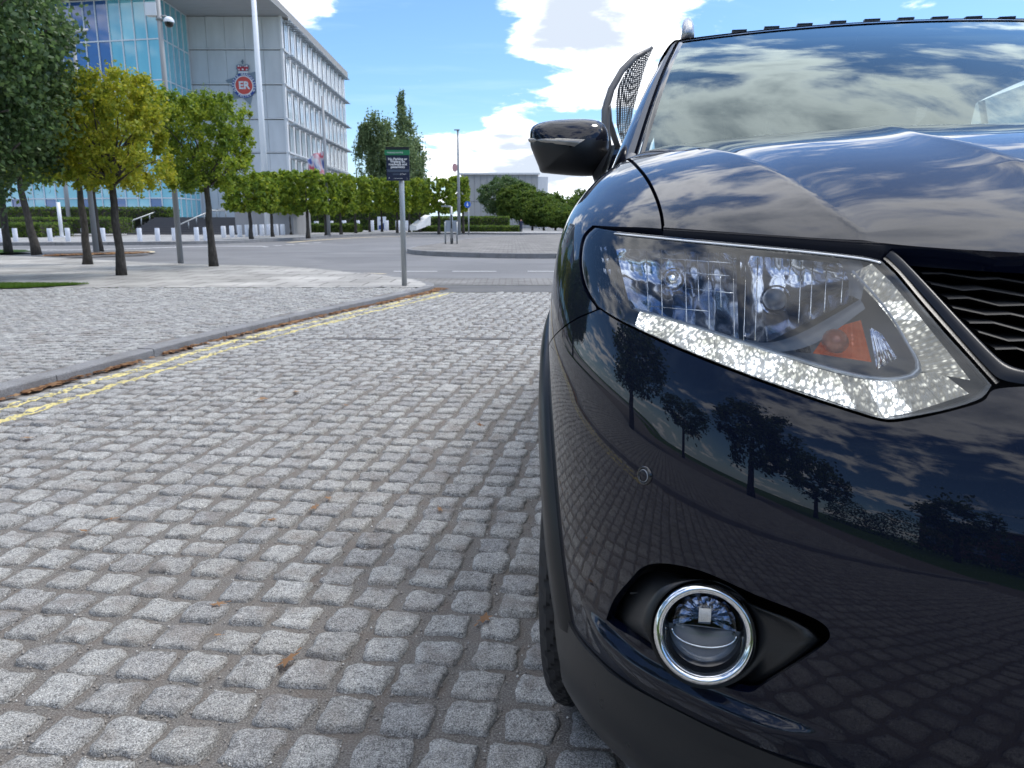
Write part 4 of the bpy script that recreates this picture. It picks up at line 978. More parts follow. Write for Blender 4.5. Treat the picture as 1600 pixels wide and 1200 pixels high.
mb = MB(); mb.box((0, -.02, h - .10), (.10, .07, .03)); mb.box((0, -.02, h - .33), (.10, .07, .03)); mb.build('bracket', M_steel, t)
# camera pole
t, h, sc = pole('camera_pole', 282.5, 411, -60, KZ, .062, .045, M_pole, 'tall grey pole with white cabinet and dome security camera', 'camera pole')
zc = PY(240, 17, t.location.y).z - KZ
mb = MB(); mb.box((-.13, 0, zc + .02), (.22, .16, .24)); mb.build('cabinet', M_white, t)
mb = MB(); mb.tube([(0, 0, zc - .1), (.14, 0, zc - .1), (.17, 0, zc - .16)], .022, 8); mb.tube([(0, 0, zc - .18), (0, 0, zc - .12)], .07, 10); mb.build('bracket', M_pole, t, True)
def sphere_part(name, c, r, m, parent, squash=1, z0=-1, z1=1):
    V = []; F = []; nu, nvv = 16, 8
    for j in range(nvv + 1):
        ph = math.asin(z0) + (math.asin(z1) - math.asin(z0)) * j / nvv
        for i in range(nu): a = 2 * math.pi * i / nu; V.append((c[0] + math.cos(a) * math.cos(ph) * r, c[1] + math.sin(a) * math.cos(ph) * r, c[2] + math.sin(ph) * r * squash))
    for j in range(nvv):
        for i in range(nu): i2 = (i + 1) % nu; F.append((j * nu + i, j * nu + i2, (j + 1) * nu + i2, (j + 1) * nu + i))
    return link(name, mk_mesh(name, V, F, m, True), parent)
sphere_part('camera_shroud', (.19, 0, zc - .21), .105, M_white, t, 1, -.1, 1); sphere_part('camera_dome', (.19, 0, zc - .225), .09, M_gloss, t, 1, -1, .1)
# lamp posts
t, h, sc = pole('lamp_post', 150.5, 393, 52, KZ, .085, .05, M_pole, 'grey lamp post with flat lantern behind the yellowing tree', 'lamp post')
mb = MB(); mb.tube([(-.05, 0, h - .03), (.08, 0, h + .06), (.45, 0, h + .09)], [.10, .12, .05], 10, flat=.4); mb.build('lantern', M_pole, t, True)
t, h, sc = pole('lamp_post', 109, 351, 230, KZ, .16, .13, M_pole, 'plain grey column standing on the terrace behind the low hedges', 'column', D=55)
t, h, sc = pole('white_post', 97, 370.5, 316, .12, .10, .10, M_white, 'short white post with square foot between the bollards', 'post')
mb = MB(); mb.box((0, 0, .03), (.5, .5, .06)); mb.build('foot', M_white, t)
t, h, sc = pole('flagpole', 420, 369, -80, .12, .20, .13, M_white, 'tall white flagpole in front of the concrete wall with the crest', 'flagpole', D=48)
t, h, sc = pole('flag_column', 514, 368, 150, .12, .12, .07, M_pole, 'slim grey column with a pink and blue banner above the avenue trees', 'banner column')
def f_flag(n, b):
    p = obj_co(n); s = n.noise(p, 1.2, 2, .5, 1.0); n.put(b.inputs['Base Color'], n.ramp(s, [(.35, (.10, .15, .45)), (.5, (.75, .74, .78)), (.62, (.65, .12, .18))]))
M_flag = mat('flag_cloth', rough=.8, fn=f_flag)
def flag(t, z, w, hh, side):
    V = []; F = []; a, b = 8, 6
    for j in range(b + 1):
        for i in range(a + 1): V.append((side * (.1 + w * i / a * (1 - .25 * j / b)), .25 * math.sin(i * 1.1 + j * .3), z - hh * j / b - .35 * (i / a) ** 1.5 * hh))
    for j in range(b):
        for i in range(a): k = j * (a + 1) + i; F.append((k, k + 1, k + a + 2, k + a + 1))
    link('flag', mk_mesh('flag', V, F, M_flag, True), t)
zf = PY(508, 236, t.location.y).z - .12; flag(t, zf, 1.0, 1.4, -1)
t, h, sc = pole('lamp_column', 717.5, 366.5, 203, .12, .12, .06, M_pole, 'tall thin lamp column with small red sign at the end of the avenue', 'lamp column')
zf = PY(711, 262, t.location.y).z - .12; mb = MB(); V, F = disc(.17, -.06, 16); mb.add([(v[0] - .22, v[1], v[2] * 1.6 + zf) for v in V], F); mb.build('sign_disc', mat('red_sign', (.55, .30, .30), .5), t)
mb = MB(); mb.box((-.05, 0, h), (.35, .2, .06)); mb.build('lantern', M_pole, t)
t, h, sc = pole('blue_sign', 732.5, 366.5, 322, .12, .045, .045, M_steel, 'round blue traffic sign on a thin post right of the lamp column', 'sign')
mb = MB(); mb.add(*disc(.21, -.06, 24)); mb.V = [(v[0] - .06, v[1], v[2] + h + .1) for v in mb.V]; mb.build('sign_disc', mat('sign_blue', (.02, .12, .55), .4), t)
mb = MB(); mb.add([(-.06 + x, -.064, h + .1 + z) for x, z in ((-.03, .12), (.03, .12), (.03, -.02), (.09, -.02), (0, -.13), (-.09, -.02), (-.03, -.02))], [tuple(range(7))]); mb.build('arrow', M_txt, t)
t, h, sc = pole('island_signpost', 706, 381, 323, .12, .055, .045, M_steel, 'grey signpost and frame on the paved traffic island', 'signpost')
mb = MB(); mb.tube([(0, 0, h), (-.22, 0, h + .02)], .03, 8); mb.box((-.24, 0, h + .02), (.26, .12, .05)); mb.build('arm', M_steel, t)
mb = MB(); mb.box((0, -.06, h * .60), (.05, .02, .5)); mb.box((0, 0, .1), (.1, .1, .22)); mb.build('plate', M_dark, t)
for s_ in (-.24, .20): mb = MB(); mb.tube([(s_, 0, 0), (s_, 0, h * .60)], .03, 8); mb.build('frame_leg', M_steel, t, True)
mb = MB(); mb.box((-.02, .03, h * .48), (.44, .02, .42)); mb.build('frame_panel', mat('grey_sign_back', (.32, .36, .42), .5), t)
# blue notice totem
g = GP(597, 360, .12); sc = g.y * .9785 / FPX; t = empty('notice_totem', g, 0, 'small white and navy notice totem between bollards under the avenue', 'totem')
w = 13 * sc; hh = 21 * sc; mb = MB(); mb.box((0, 0, hh / 2), (w, .2, hh)); mb.build('casing', M_bollard, t)
mb = MB(); mb.add([(-w * .38, -.104, .1), (w * .40, -.104, .1), (w * .40, -.104, hh * .62), (0, -.104, hh * .42), (-w * .38, -.104, hh * .36)], [(0, 1, 2, 3, 4)]); mb.build('blue_print', mat('totem_navy', (.02, .05, .20), .5), t)
mb = MB(); V, F = disc(w * .18, -.106, 16); mb.add([(v[0], v[1], v[2] + hh * .72) for v in V], F); mb.build('badge', mat('totem_badge', (.10, .14, .30), .5), t)
# walking person by the rounded trees
g = GP(814, 365, 0); sc = g.y * .9785 / FPX; HP = 23 * sc
def person(loc, H, rz):
    t = empty('person', loc, rz, 'distant person in dark navy jacket and trousers walking beside the rounded trees', 'person')
    J = dict(pel=(0, 0, .53), sp=(0, 0, .66), ch=(0, .005, .76), nk=(0, 0, .83), hd=(0, -.01, .90), ht=(0, -.01, .965), shl=(.10, 0, .80), shr=(-.10, 0, .80), ell=(.135, .03, .65), elr=(-.135, -.02, .65), hal=(.13, -.03, .52), har=(-.13, -.10, .54),
             hpl=(.05, 0, .50), hpr=(-.05, 0, .50), knl=(.055, -.07, .28), knr=(-.055, .03, .28), anl=(.05, -.08, .045), anr=(-.05, .14, .07), tol=(.05, -.15, .015), tor=(-.05, .10, .015))
    R = dict(pel=.075, sp=.07, ch=.08, nk=.035, hd=.05, ht=.03, shl=.04, shr=.04, ell=.028, elr=.028, hal=.022, har=.022, hpl=.06, hpr=.06, knl=.04, knr=.04, anl=.026, anr=.026, tol=.02, tor=.02)
    E_ = [('pel', 'sp'), ('sp', 'ch'), ('ch', 'nk'), ('nk', 'hd'), ('hd', 'ht'), ('ch', 'shl'), ('ch', 'shr'), ('shl', 'ell'), ('shr', 'elr'), ('ell', 'hal'), ('elr', 'har'), ('pel', 'hpl'), ('pel', 'hpr'), ('hpl', 'knl'), ('hpr', 'knr'), ('knl', 'anl'), ('knr', 'anr'), ('anl', 'tol'), ('anr', 'tor')]
    ks = list(J); me = bpy.data.meshes.new('body'); me.from_pydata([tuple(c * H for c in J[k]) for k in ks], [(ks.index(a), ks.index(b)) for a, b in E_], []); me.update()
    o = link('body', me); md = o.modifiers.new('s', 'SKIN'); 
    for i, k in enumerate(ks): me.skin_vertices[0].data[i].radius = (R[k] * H, R[k] * H)
    me.skin_vertices[0].data[0].use_root = True
    o.modifiers.new('u', 'SUBSURF').levels = 2; o.modifiers[1].render_levels = 2
    dg = bpy.context.evaluated_depsgraph_get(); nm = bpy.data.meshes.new_from_object(o.evaluated_get(dg)); bpy.data.objects.remove(o)
    mm_ = [mat('navy_clothing', (.015, .02, .05), .8), mat('skin', (.45, .24, .17), .6), mat('dark_hair', (.03, .02, .015), .7)]
    nm.materials.clear(); [nm.materials.append(x) for x in mm_]
    for p in nm.polygons:
        z = p.center.z / H; p.material_index = 0 if z < .845 else (2 if (z > .93 or p.center.y > .01 * H) else 1)
        if .50 < z < .56 and abs(p.center.x) > .10 * H: p.material_index = 1
        p.use_smooth = True
    nm.name = 'body'; link('body', nm, t); return t
person(g, HP, 0)
# ================================================================== BEHIND THE VIEWER (mirrored in the car's paint and glass)
for k, (x, y, w, z1) in enumerate([(-9, -14, 4.2, 6.5), (-4.5, -17, 4.5, 7.5), (0.5, -21, 5, 7), (6.5, -24, 6, 8.5), (13, -20, 5, 6.5), (-15, -9, 4.5, 6), (-19, 1, 5, 6)]):
    tree('street_tree', x, y, 0, (1.9, z1), (w, w), .16, 3000, .26, M_leaf_dark, 'dark green tree behind the viewer, reflected in the car paint, ' + ['left of the group', 'second in the group', 'middle of the group', 'tallest of the group', 'right end of the group', 'beyond the plaza', 'left of the plaza'][k], 'trees behind the viewer', 'ball', clumps=70, spread=.12, branches=0)
for k, (x, y, w, z1) in enumerate([(-9.6, 4.2, 3.8, 6.2), (-9.8, -2.5, 3.8, 6.4)]):
    tree('broadleaf_tree', x, y, KZ, (1.5, z1), (w, w), .17, 6000, .2, M_leaf_dark, 'dark tree left of the sett plaza, outside the picture, ' + ['nearer one', 'farther one'][k], 'dark plaza trees', 'ball', clumps=110, spread=.1, branches=0)
t = empty('hedge', (2, -19, 0), 0, 'long dark hedge behind the viewer, reflected in the bumper', 'hedge'); p = rng.uniform(-1, 1, (16000, 3)) * np.array([30, .8, 2.0]) + np.array([0, 0, 2.0]); p[:, 2] *= 1 + .25 * np.sin(p[:, 0] * .9) * (p[:, 2] > 1)
V, m = leaf_cloud(p, .26); link('foliage', quads_mesh('foliage', V, m, M_leaf_dark), t)
bb_ = empty('brick_offices', (6, -36, 0), 0, 'long low brick office range far behind the viewer', 'building')
mb = MB(); mb.box((0, -5, 4), (70, 10, 8)); mb.build('wall', mat('brown_brick', (.16, .09, .065), .85), bb_)
mb = MB(); mb.box((0, -5, 8.2), (71, 11, .4)); mb.build('roof', M_fascia, bb_)
wm = MB(); wm.box((0, 0, 0), (1.6, .08, 1.5)); wmm = wm.mesh('window', M_cw_dark)
for i in range(20):
    for j in range(2): link('window', wmm, bb_, (-33 + i * 3.4, .03, 2.2 + j * 3.6))
# ================================================================== THE CAR (local axes: x across, y rearwards, z up; origin on the ground below the nose)
YAW = math.radians(10.0); CC = Vector((.780, .390, 0)); NEXP = 2.3
car = empty('parked_car', CC, -YAW, 'dark blue sport utility car parked on the setts, headlamp strip lit', 'car')
cY, sY = math.cos(YAW), math.sin(YAW)
def to_local(p): d = p - CC; return Vector((d.x * cY - d.y * sY, d.x * sY + d.y * cY, d.z))
def dir_local(d): return Vector((d.x * cY - d.y * sY, d.x * sY + d.y * cY, d.z))
TB = [(.13, .78, .30, .80), (.20, .805, .20, .80), (.27, .832, .140, .80), (.35, .848, .095, .80), (.43, .856, .068, .80), (.50, .859, .054, .80), (.57, .860, .050, .80), (.64, .860, .058, .80), (.70, .860, .074, .80), (.76, .860, .105, .80), (.82, .858, .160, .81),
      (.88, .853, .235, .83), (.93, .843, .325, .86), (.97, .826, .415, .93), (1.01, .800, .53, 1.02), (1.045, .766, .665, 1.15), (1.075, .712, .83, 1.28), (1.097, .635, 1.00, 1.42), (1.113, .50, 1.16, 1.55), (1.119, .42, 1.24, 1.62)]
NT_ = len(TB) - 1
def cr(k, t):
    i = min(max(int(t), 0), NT_ - 1); f = t - i; P0 = TB[max(i - 1, 0)][k]; P1 = TB[i][k]; P2 = TB[i + 1][k]; P3 = TB[min(i + 2, NT_)][k]
    return .5 * (2 * P1 + (P2 - P0) * f + (2 * P0 - 5 * P1 + 4 * P2 - P3) * f * f + (3 * P1 - P0 - 3 * P2 + P3) * f ** 3)
_tt = np.linspace(0, NT_, 800); _zz = np.array([cr(0, t) for t in _tt]); _aa = np.array([cr(1, t) for t in _tt]); _ff = np.array([cr(2, t) for t in _tt]); _bb = np.array([cr(3, t) for t in _tt])
def tau_of(z): return float(np.interp(z, _zz, _tt))
def abf(t): return float(np.interp(t, _tt, _aa)), float(np.interp(t, _tt, _bb)), float(np.interp(t, _tt, _ff))
def pos(q, t, inset=0.0):
    a, B, f = abf(t); a -= inset; f += inset; z = float(np.interp(t, _tt, _zz))
    if q <= math.pi / 2:
        s, c = max(math.sin(q), 0), max(math.cos(q), 0); rho = (s ** NEXP + c ** NEXP) ** (-1 / NEXP); return Vector((-a * rho * s, B - (B - f) * rho * c, z))
    return Vector((-a, B + (q - math.pi / 2), z))
def qt_of(p, inset=0.0):
    t = tau_of(p.z); a, B, f = abf(t); a -= inset; f += inset
    if p.y < B: return (math.atan2(abs(p.x) / a, (B - p.y) / (B - f)), t)
    return (math.pi / 2 + p.y - B, t)
def RZ(r, z):
    t = tau_of(z); a, B, f = abf(t)
    if r >= B: return (math.pi / 2 + r - B, t)
    v = min(1, (B - r) / (B - f)); u = (1 - v ** NEXP) ** (1 / NEXP); return (math.atan2(u, v), t)
def inside_(p, inset):
    if p.z > _zz[-1] or p.z < _zz[0]: return False
    t = tau_of(p.z); a, B, f = abf(t); a -= inset; f += inset
    if p.y >= B: return abs(p.x) < a
    return (abs(p.x) / a) ** NEXP + ((B - p.y) / (B - f)) ** NEXP < 1
O_ = to_local(Vector((0, 0, CAM_H)))
def Q(px, py, inset=0.0, tmin=.25):
    """first point of the car's outer skin (or of a layer lying `inset` metres below it) along a sight line"""
    d = dir_local(px_dir(px, py)); t = tmin; st = .006
    while t < 3.0:
        if inside_(O_ + d * t, inset):
            lo, hi = t - st, t
            for _ in range(24):
                m = (lo + hi) / 2
                if inside_(O_ + d * m, inset): hi = m
                else: lo = m
            return O_ + d * hi
        t += st
    # the sight line just clears the car: take the nearest one that touches it
    for k in range(1, 60):
        for dx, dy in ((k, 0), (k * .7, k * .7), (0, k)):
            dd = dir_local(px_dir(px + dx, py + dy)); t = tmin
            while t < 3.0:
                if inside_(O_ + dd * t, inset): return O_ + dd * t
                t += .01
    raise RuntimeError('miss %s %s' % (px, py))
def QT(px, py): return qt_of(Q(px, py))
def nrm(q, t):
    e = 1e-3; a = pos(q + e, t) - pos(q - e, t); b = pos(q, t + 5 * e) - pos(q, t - 5 * e); n = a.cross(b)
    n.normalize(); c = pos(q, t); return n if n.dot(Vector((c.x, c.y - 1.2, 0))) > 0 else -n
def pl_resample(P, n):
    P = [Vector((p[0], p[1])) for p in P]; L = [0]
    for a, b in zip(P, P[1:]): L.append(L[-1] + (b - a).length)
    out = []
    for i in range(n):
        s = L[-1] * i / (n - 1); k = 0
        while k < len(L) - 2 and L[k + 1] < s: k += 1
        f = (s - L[k]) / max(L[k + 1] - L[k], 1e-9); out.append(P[k].lerp(P[k + 1], min(1, max(0, f))))
    return out
def cr_curve(P, sub=6):
    """smooth curve through given pixel points"""
    P = [Vector(p) for p in P]; out = []
    for i in range(len(P) - 1):
        p0 = P[max(i - 1, 0)]; p1 = P[i]; p2 = P[i + 1]; p3 = P[min(i + 2, len(P) - 1)]
        for k in range(sub): f = k / sub; out.append(.5 * (2 * p1 + (p2 - p0) * f + (2 * p0 - 5 * p1 + 4 * p2 - p3) * f * f + (3 * p1 - p0 - 3 * p2 + p3) * f ** 3))
    out.append(P[-1]); return [tuple(p) for p in out]
def in_poly(x, y, poly):
    c = False; n = len(poly); j = n - 1
    for i in range(n):
        xi, yi = poly[i]; xj, yj = poly[j]
        if (yi > y) != (yj > y) and x < (xj - xi) * (y - yi) / (yj - yi) + xi: c = not c
        j = i
    return c
def skin_panel(name, poly, nq, nt, m, holes=(), disp=None, lip=.012, lipdir=None, corners=(), parent=None, mirror=True, inset=0.0):
    poly = [tuple(p) for p in poly]; A = np.array(poly); q0, t0 = A.min(0); q1, t1 = A.max(0); qs = np.linspace(q0, q1, nq + 1); ts = np.linspace(t0, t1, nt + 1); cq, ct = (q1 - q0) / nq, (t1 - t0) / nt
    def inside_np(X, Y, pl):
        c = np.zeros(X.shape, bool); pl = np.array(pl); n = len(pl); j = n - 1
        for i in range(n):
            xi, yi = pl[i]; xj, yj = pl[j]
            if yi != yj: c ^= ((yi > Y) != (yj > Y)) & (X < (xj - xi) * (Y - yi) / (yj - yi) + xi)
            j = i
        return c
    QC, TC = np.meshgrid((qs[1:] + qs[:-1]) / 2, (ts[1:] + ts[:-1]) / 2, indexing='ij'); keep = inside_np(QC, TC, poly)
    for h in holes: keep &= ~inside_np(QC, TC, h)
    cnt = {}; F = []
    for i, j in zip(*np.nonzero(keep)):
        f = ((i, j), (i + 1, j), (i + 1, j + 1), (i, j + 1)); F.append(f)
        for k in range(4):
            e = (f[k], f[(k + 1) % 4]); cnt[frozenset(e)] = cnt.get(frozenset(e), 0) + 1
    bnd = [tuple(e) for e, c in cnt.items() if c == 1]; bv = set(v for e in bnd for v in e)
    co = {}
    for f in F:
        for v in f: co[v] = (qs[v[0]], ts[v[1]])
    loops = [poly] + [list(h) for h in holes]
    SA = []; SB = []
    for lp in loops:
        for i in range(len(lp)): SA.append(lp[i - 1]); SB.append(lp[i])
    SA = np.array(SA) / (cq, ct); SB = np.array(SB) / (cq, ct); D = SB - SA; L2 = (D ** 2).sum(1) + 1e-12
    for v in bv:
        p = np.array(co[v]) / (cq, ct); f = np.clip(((p - SA) * D).sum(1) / L2, 0, 1); pr = SA + D * f[:, None]; d = ((pr - p) ** 2).sum(1); k = d.argmin(); co[v] = tuple(pr[k] * (cq, ct))
    for c in corners:
        k = min(bv, key=lambda v: ((co[v][0] - c[0]) / cq) ** 2 + ((co[v][1] - c[1]) / ct) ** 2); co[k] = tuple(c)
    ids = {v: i for i, v in enumerate(co)}; V = []
    for v, (q, t) in co.items():
        p = pos(q, t, inset)
        if disp:
            d = disp(q, t, p)
            if d: p = p + nrm(q, t) * d
        V.append(p)
    Fi = [tuple(ids[v] for v in f) for f in F]
    # orient outward
    a, b, c = (V[Fi[len(Fi) // 2][k]] for k in (0, 1, 2)); nn = (b - a).cross(c - a)
    if nn.dot(Vector((a.x, a.y - 1.2, .3))) < 0: Fi = [f[::-1] for f in Fi]
    if lip:
        base = {}
        for v in bv: base[v] = len(V); V.append(V[ids[v]] + lipdir * lip if lipdir else V[ids[v]] - nrm(*co[v]) * lip)
        for a, b in bnd: Fi.append((ids[a], ids[b], base[b], base[a]))
    o = link(name, mk_mesh(name, V, Fi, m, True), parent or car)
    smooth_angle(o, 50)
    if mirror: o2 = link(name, o.data, parent or car, scale=(-1, 1, 1))
    return o
def mirror_part(o, parent=None):
    c = o.copy(); COL.objects.link(c); c.scale = (-1, 1, 1); c.parent = parent or car
    for ch in list(o.children): d = ch.copy(); COL.objects.link(d); d.parent = c
    return c
def pxq(pts, sub=5): return [QT(*p) for p in cr_curve(pts, sub)]
# ---- traced outlines (picture points laid onto the skin)
SHUT_HOOD = [(1037, 356), (1034, 334), (1026, 308), (1012, 280), (993, 257), (978, 245), (966, 238)]
HOOD_FRONT = [(1037, 356), (1100, 361), (1200, 369), (1300, 377), (1400, 384), (1500, 390), (1600, 395)]
LAMP_TOP = [(930, 356), (960, 361), (1030, 368), (1100, 375), (1250, 389), (1345, 400), (1376, 407)]
LAMP_IN = [(1376, 407), (1400, 430), (1440, 478), (1480, 525), (1515, 563), (1549, 602)]
LAMP_BOT = [(1549, 602), (1533, 622), (1490, 637), (1440, 648), (1395, 655), (1370, 652), (1330, 640), (1250, 614), (1150, 578), (1060, 542), (1000, 515), (960, 495), (936, 480)]
LAMP_OUT = [(936, 480), (920, 455), (911, 425), (910, 395), (916, 370), (930, 356)]
tauH = QT(1600, 395)[1]
arch = lambda a0, a1, R, n=26: [RZ(.93 - R * math.cos(a0 + (a1 - a0) * i / (n - 1)), .36 + R * math.sin(a0 + (a1 - a0) * i / (n - 1))) for i in range(n)]
BUMP_BOT = [(864, 903), (880, 943), (903, 989), (940, 1031), (981, 1063), (1059, 1104), (1150, 1148), (1250, 1188), (1340, 1216)]
hb = pxq(BUMP_BOT); tb = hb[-1][1]
RA = .425
p_arch_lo = RZ(.93 - RA * math.cos(math.radians(-5)), .36 + RA * math.sin(math.radians(-5)))
shut_b = [QT(934, 485), QT(920, 491), QT(905, 497), QT(888, 507), RZ(.66, .735)]
a_s = math.asin((.735 - .36) / RA)
archF = arch(a_s, math.radians(-8), RA)
# bumper
def dist_poly(q, t, P, sq=1.0, st=1.0):
    best = 1e9; side = 0; p = Vector((q * sq, t * st))
    for a, b in zip(P, P[1:]):
        A = Vector((a[0] * sq, a[1] * st)); B = Vector((b[0] * sq, b[1] * st)); d = B - A; f = max(0, min(1, (p - A).dot(d) / max(d.length_squared, 1e-9))); w = p - (A + d * f)
        if w.length < best: best = w.length; side = d.x * w.y - d.y * w.x; ff = f
    return best, side
SPEAR = pxq([(905, 940), (935, 971), (968, 1003), (1004, 1033), (1059, 1063), (1150, 1104), (1237, 1136), (1330, 1166)], 3)
FOG = [(947, 968), (960, 935), (985, 905), (1004, 886), (1030, 880), (1065, 884), (1110, 897), (1180, 929), (1237, 951), (1283, 972), (1297, 990), (1290, 1005), (1262, 1026), (1225, 1050), (1192, 1070), (1170, 1082), (1130, 1073), (1080, 1054), (1040, 1030), (1000, 1002), (965, 982)]
fog_qt = [QT(*p) for p in cr_curve(FOG + [FOG[0]], 3)[:-1]]
def sm(x): x = max(0, min(1, x)); return x * x * (3 - 2 * x)
def bump_disp(q, t, p):
    d = 0
    if p.z < .52 and q < 1.5:
        dist, side = dist_poly(q, t, SPEAR, .75, .075)
        qs, qe = SPEAR[0][0], SPEAR[-1][0]; w = sm((q - min(qs, qe)) / .10) * sm((max(qs, qe) - q) / .12) if min(qs, qe) < q < max(qs, qe) else 0
        below = t < np.interp(q, [s[0] for s in SPEAR[::-1]], [s[1] for s in SPEAR[::-1]])
        if below: d += .014 * w * (1 - sm(dist / .055))
        else: d += .014 * w * (1 - sm(dist / .012))
    # soft shoulder crease running from the lamp's lower edge to the nose
    return d
cen_t = QT(1575, 612)[1]
BUMP = shut_b[::-1] + pxq([(938, 484), (962, 500), (1002, 520), (1060, 547), (1150, 583), (1250, 619), (1330, 645), (1370, 657), (1395, 660), (1440, 653), (1492, 641), (1536, 627), (1553, 609), (1600, 604)]) + [(0.0, QT(1600, 604)[1])] + [(0.0, tb)] + hb[::-1] + archF[::-1]
bumper = skin_panel('bumper', BUMP, 210, 190, M_paint, holes=[fog_qt], disp=bump_disp, corners=[shut_b[-1], QT(1553, 609), QT(938, 484)])
# lower lip
lip_p = [(0.0, tb - .03)] + [(0.0, tau_of(.20))] + [RZ(r, .22 + .06 * max(0, (r - .35) / .25)) for r in (.30, .40, .48, .54)] + [RZ(.93 - RA * math.cos(math.radians(-13)), .265)] + [archF[-1]] + [(q, t - .03) for q, t in hb]
def lip_disp(q, t, p): z = p.z; return .004 + .026 * sm((.375 - z) / .10) - .03 * sm((.25 - z) / .05)
skin_panel('lower_lip', lip_p, 90, 40, M_plast, disp=lip_disp)
# fender
f_rear = 1.56
fend = [QT(926, 352)] + pxq([(926, 352), (960, 354), (1000, 355), (1033, 357)]) + pxq([(x - 3.5, y + 1) for x, y in SHUT_HOOD], 5) + [RZ(1.16, 1.012), RZ(1.40, 1.045), RZ(1.50, 1.045), RZ(1.56, 1.01)] + [RZ(f_rear, z) for z in (.9, .7, .5, .30)] + \
       arch(math.radians(188), math.pi - a_s, RA, 12) + arch(math.pi - a_s, a_s, RA, 22) + [(q, t + .035) for q, t in shut_b[::-1]] + pxq([(931, 480), (914, 455), (906, 425), (905, 395), (911, 368), (926, 352)])
fend2 = []
for p in fend:
    if not fend2 or (abs(p[0] - fend2[-1][0]) + abs(p[1] - fend2[-1][1])) > 1e-4: fend2.append(p)
skin_panel('fender', fend2, 170, 170, M_paint, corners=[QT(1033, 357), QT(926, 352)])
# bonnet
def crease_line(pts, tail):
    L = [Q(x, y) for x, y in pts]; L = [(p.y, p.x) for p in L] + tail; L.sort(); return [l[0] for l in L], [l[1] for l in L]
CR1 = crease_line([(1075, 232), (1170, 253), (1225, 280), (1255, 300), (1290, 325), (1345, 368)], [(1.4, -.74)])
CR2 = crease_line([(1440, 215), (1520, 232), (1590, 256)], [(1.3, -.30), (.36, -.16)])
def hood_disp(q, t, p):
    # two pressed creases converging towards the nose
    x, r = p.x, p.y; d = 0
    x1 = np.interp(r, *CR1); u = x - x1; d += .0042 * (math.exp(-abs(u) / .030) if u > 0 else math.exp(-abs(u) / .10)) * (1 - sm((r - 1.0) / .3))
    x2 = np.interp(r, *CR2); u = x - x2; d += .0045 * (math.exp(-abs(u) / .09) if u > 0 else math.exp(-abs(u) / .040)) * sm((r - .36) / .12) * (1 - sm((r - .95) / .3))
    return d
sh = [(q, t) for q, t in pxq([(x + 2, y) for x, y in SHUT_HOOD], 5)]
hood = [(0.0, tauH)] + pxq(HOOD_FRONT)[::-1] + sh[1:] + [RZ(1.16, 1.022), RZ(1.38, 1.055)] + [(math.pi / 2 + .05, NT_ - .3)] + [(math.pi / 2 - .1, NT_ - .02), (0.0, NT_ - .02)]
skin_panel('bonnet', hood, 260, 230, M_paint, disp=hood_disp, lip=.02, lipdir=Vector((0, .35, -1)), corners=[QT(1037, 356), (0.0, tauH)])
# dark inner structure seen through the gaps
def plain(name, qa, qb, ta, tb_, nq, nt, inset, m, mirror=True, parent=None):
    V = []; F = []
    for i in range(nq + 1):
        for j in range(nt + 1): V.append(pos(qa + (qb - qa) * i / nq, ta + (tb_ - ta) * j / nt, inset))
    for i in range(nq):
        for j in range(nt): k = i * (nt + 1) + j; F.append((k, k + nt + 1, k + nt + 2, k + 1))
    o = link(name, mk_mesh(name, V, F, m, True), parent or car)
    if mirror: link(name, o.data, parent or car, scale=(-1, 1, 1))
    return o
plain('inner_structure', 0, math.radians(78), tau_of(.16), tau_of(.985), 40, 40, .11, M_inner)
mb = MB(); mb.box((0, 2.6, .24), (1.15, 3.8, .04)); mb.build('underbody', M_inner, car)
# strip closing the gap over the lamp
def ribbon(name, A, B, n, m, parent, mid=0.0, rows=4, mirror=False, smooth=True):
    """loft between two lists of points (already 3D)"""
    def rs(P):
        L = [0]
        for a, b in zip(P, P[1:]): L.append(L[-1] + (b - a).length)
        out = []
        for i in range(n):
            s = L[-1] * i / (n - 1); k = 0
            while k < len(L) - 2 and L[k + 1] < s: k += 1
            out.append(P[k].lerp(P[k + 1], min(1, max(0, (s - L[k]) / max(L[k + 1] - L[k], 1e-9)))))
        return out
    A = rs(A); B = rs(B); V = []; F = []
    for i in range(n):
        t = (A[min(i + 1, n - 1)] - A[max(i - 1, 0)]).normalized(); w = (B[i] - A[i]); nn = w.cross(t).normalized()
        if nn.y > 0: nn = -nn
        for j in range(rows + 1): f = j / rows; V.append(A[i].lerp(B[i], f) + nn * mid * math.sin(math.pi * f))
    for i in range(n - 1):
        for j in range(rows): k = i * (rows + 1) + j; F.append((k, k + 1, k + rows + 2, k + rows + 1))
    o = link(name, mk_mesh(name, V, F, m, smooth), parent)
    return o
def L3(pts, inset=0.0, sub=4): return [Q(x, y, inset) for x, y in cr_curve(pts, sub)]
if False: ribbon('lamp_filler', L3([(930, 352), (1033, 361), (1200, 374), (1395, 396)], .035), L3([(932, 362), (1030, 372), (1250, 394), (1376, 410)], .012), 50, M_gloss, car)
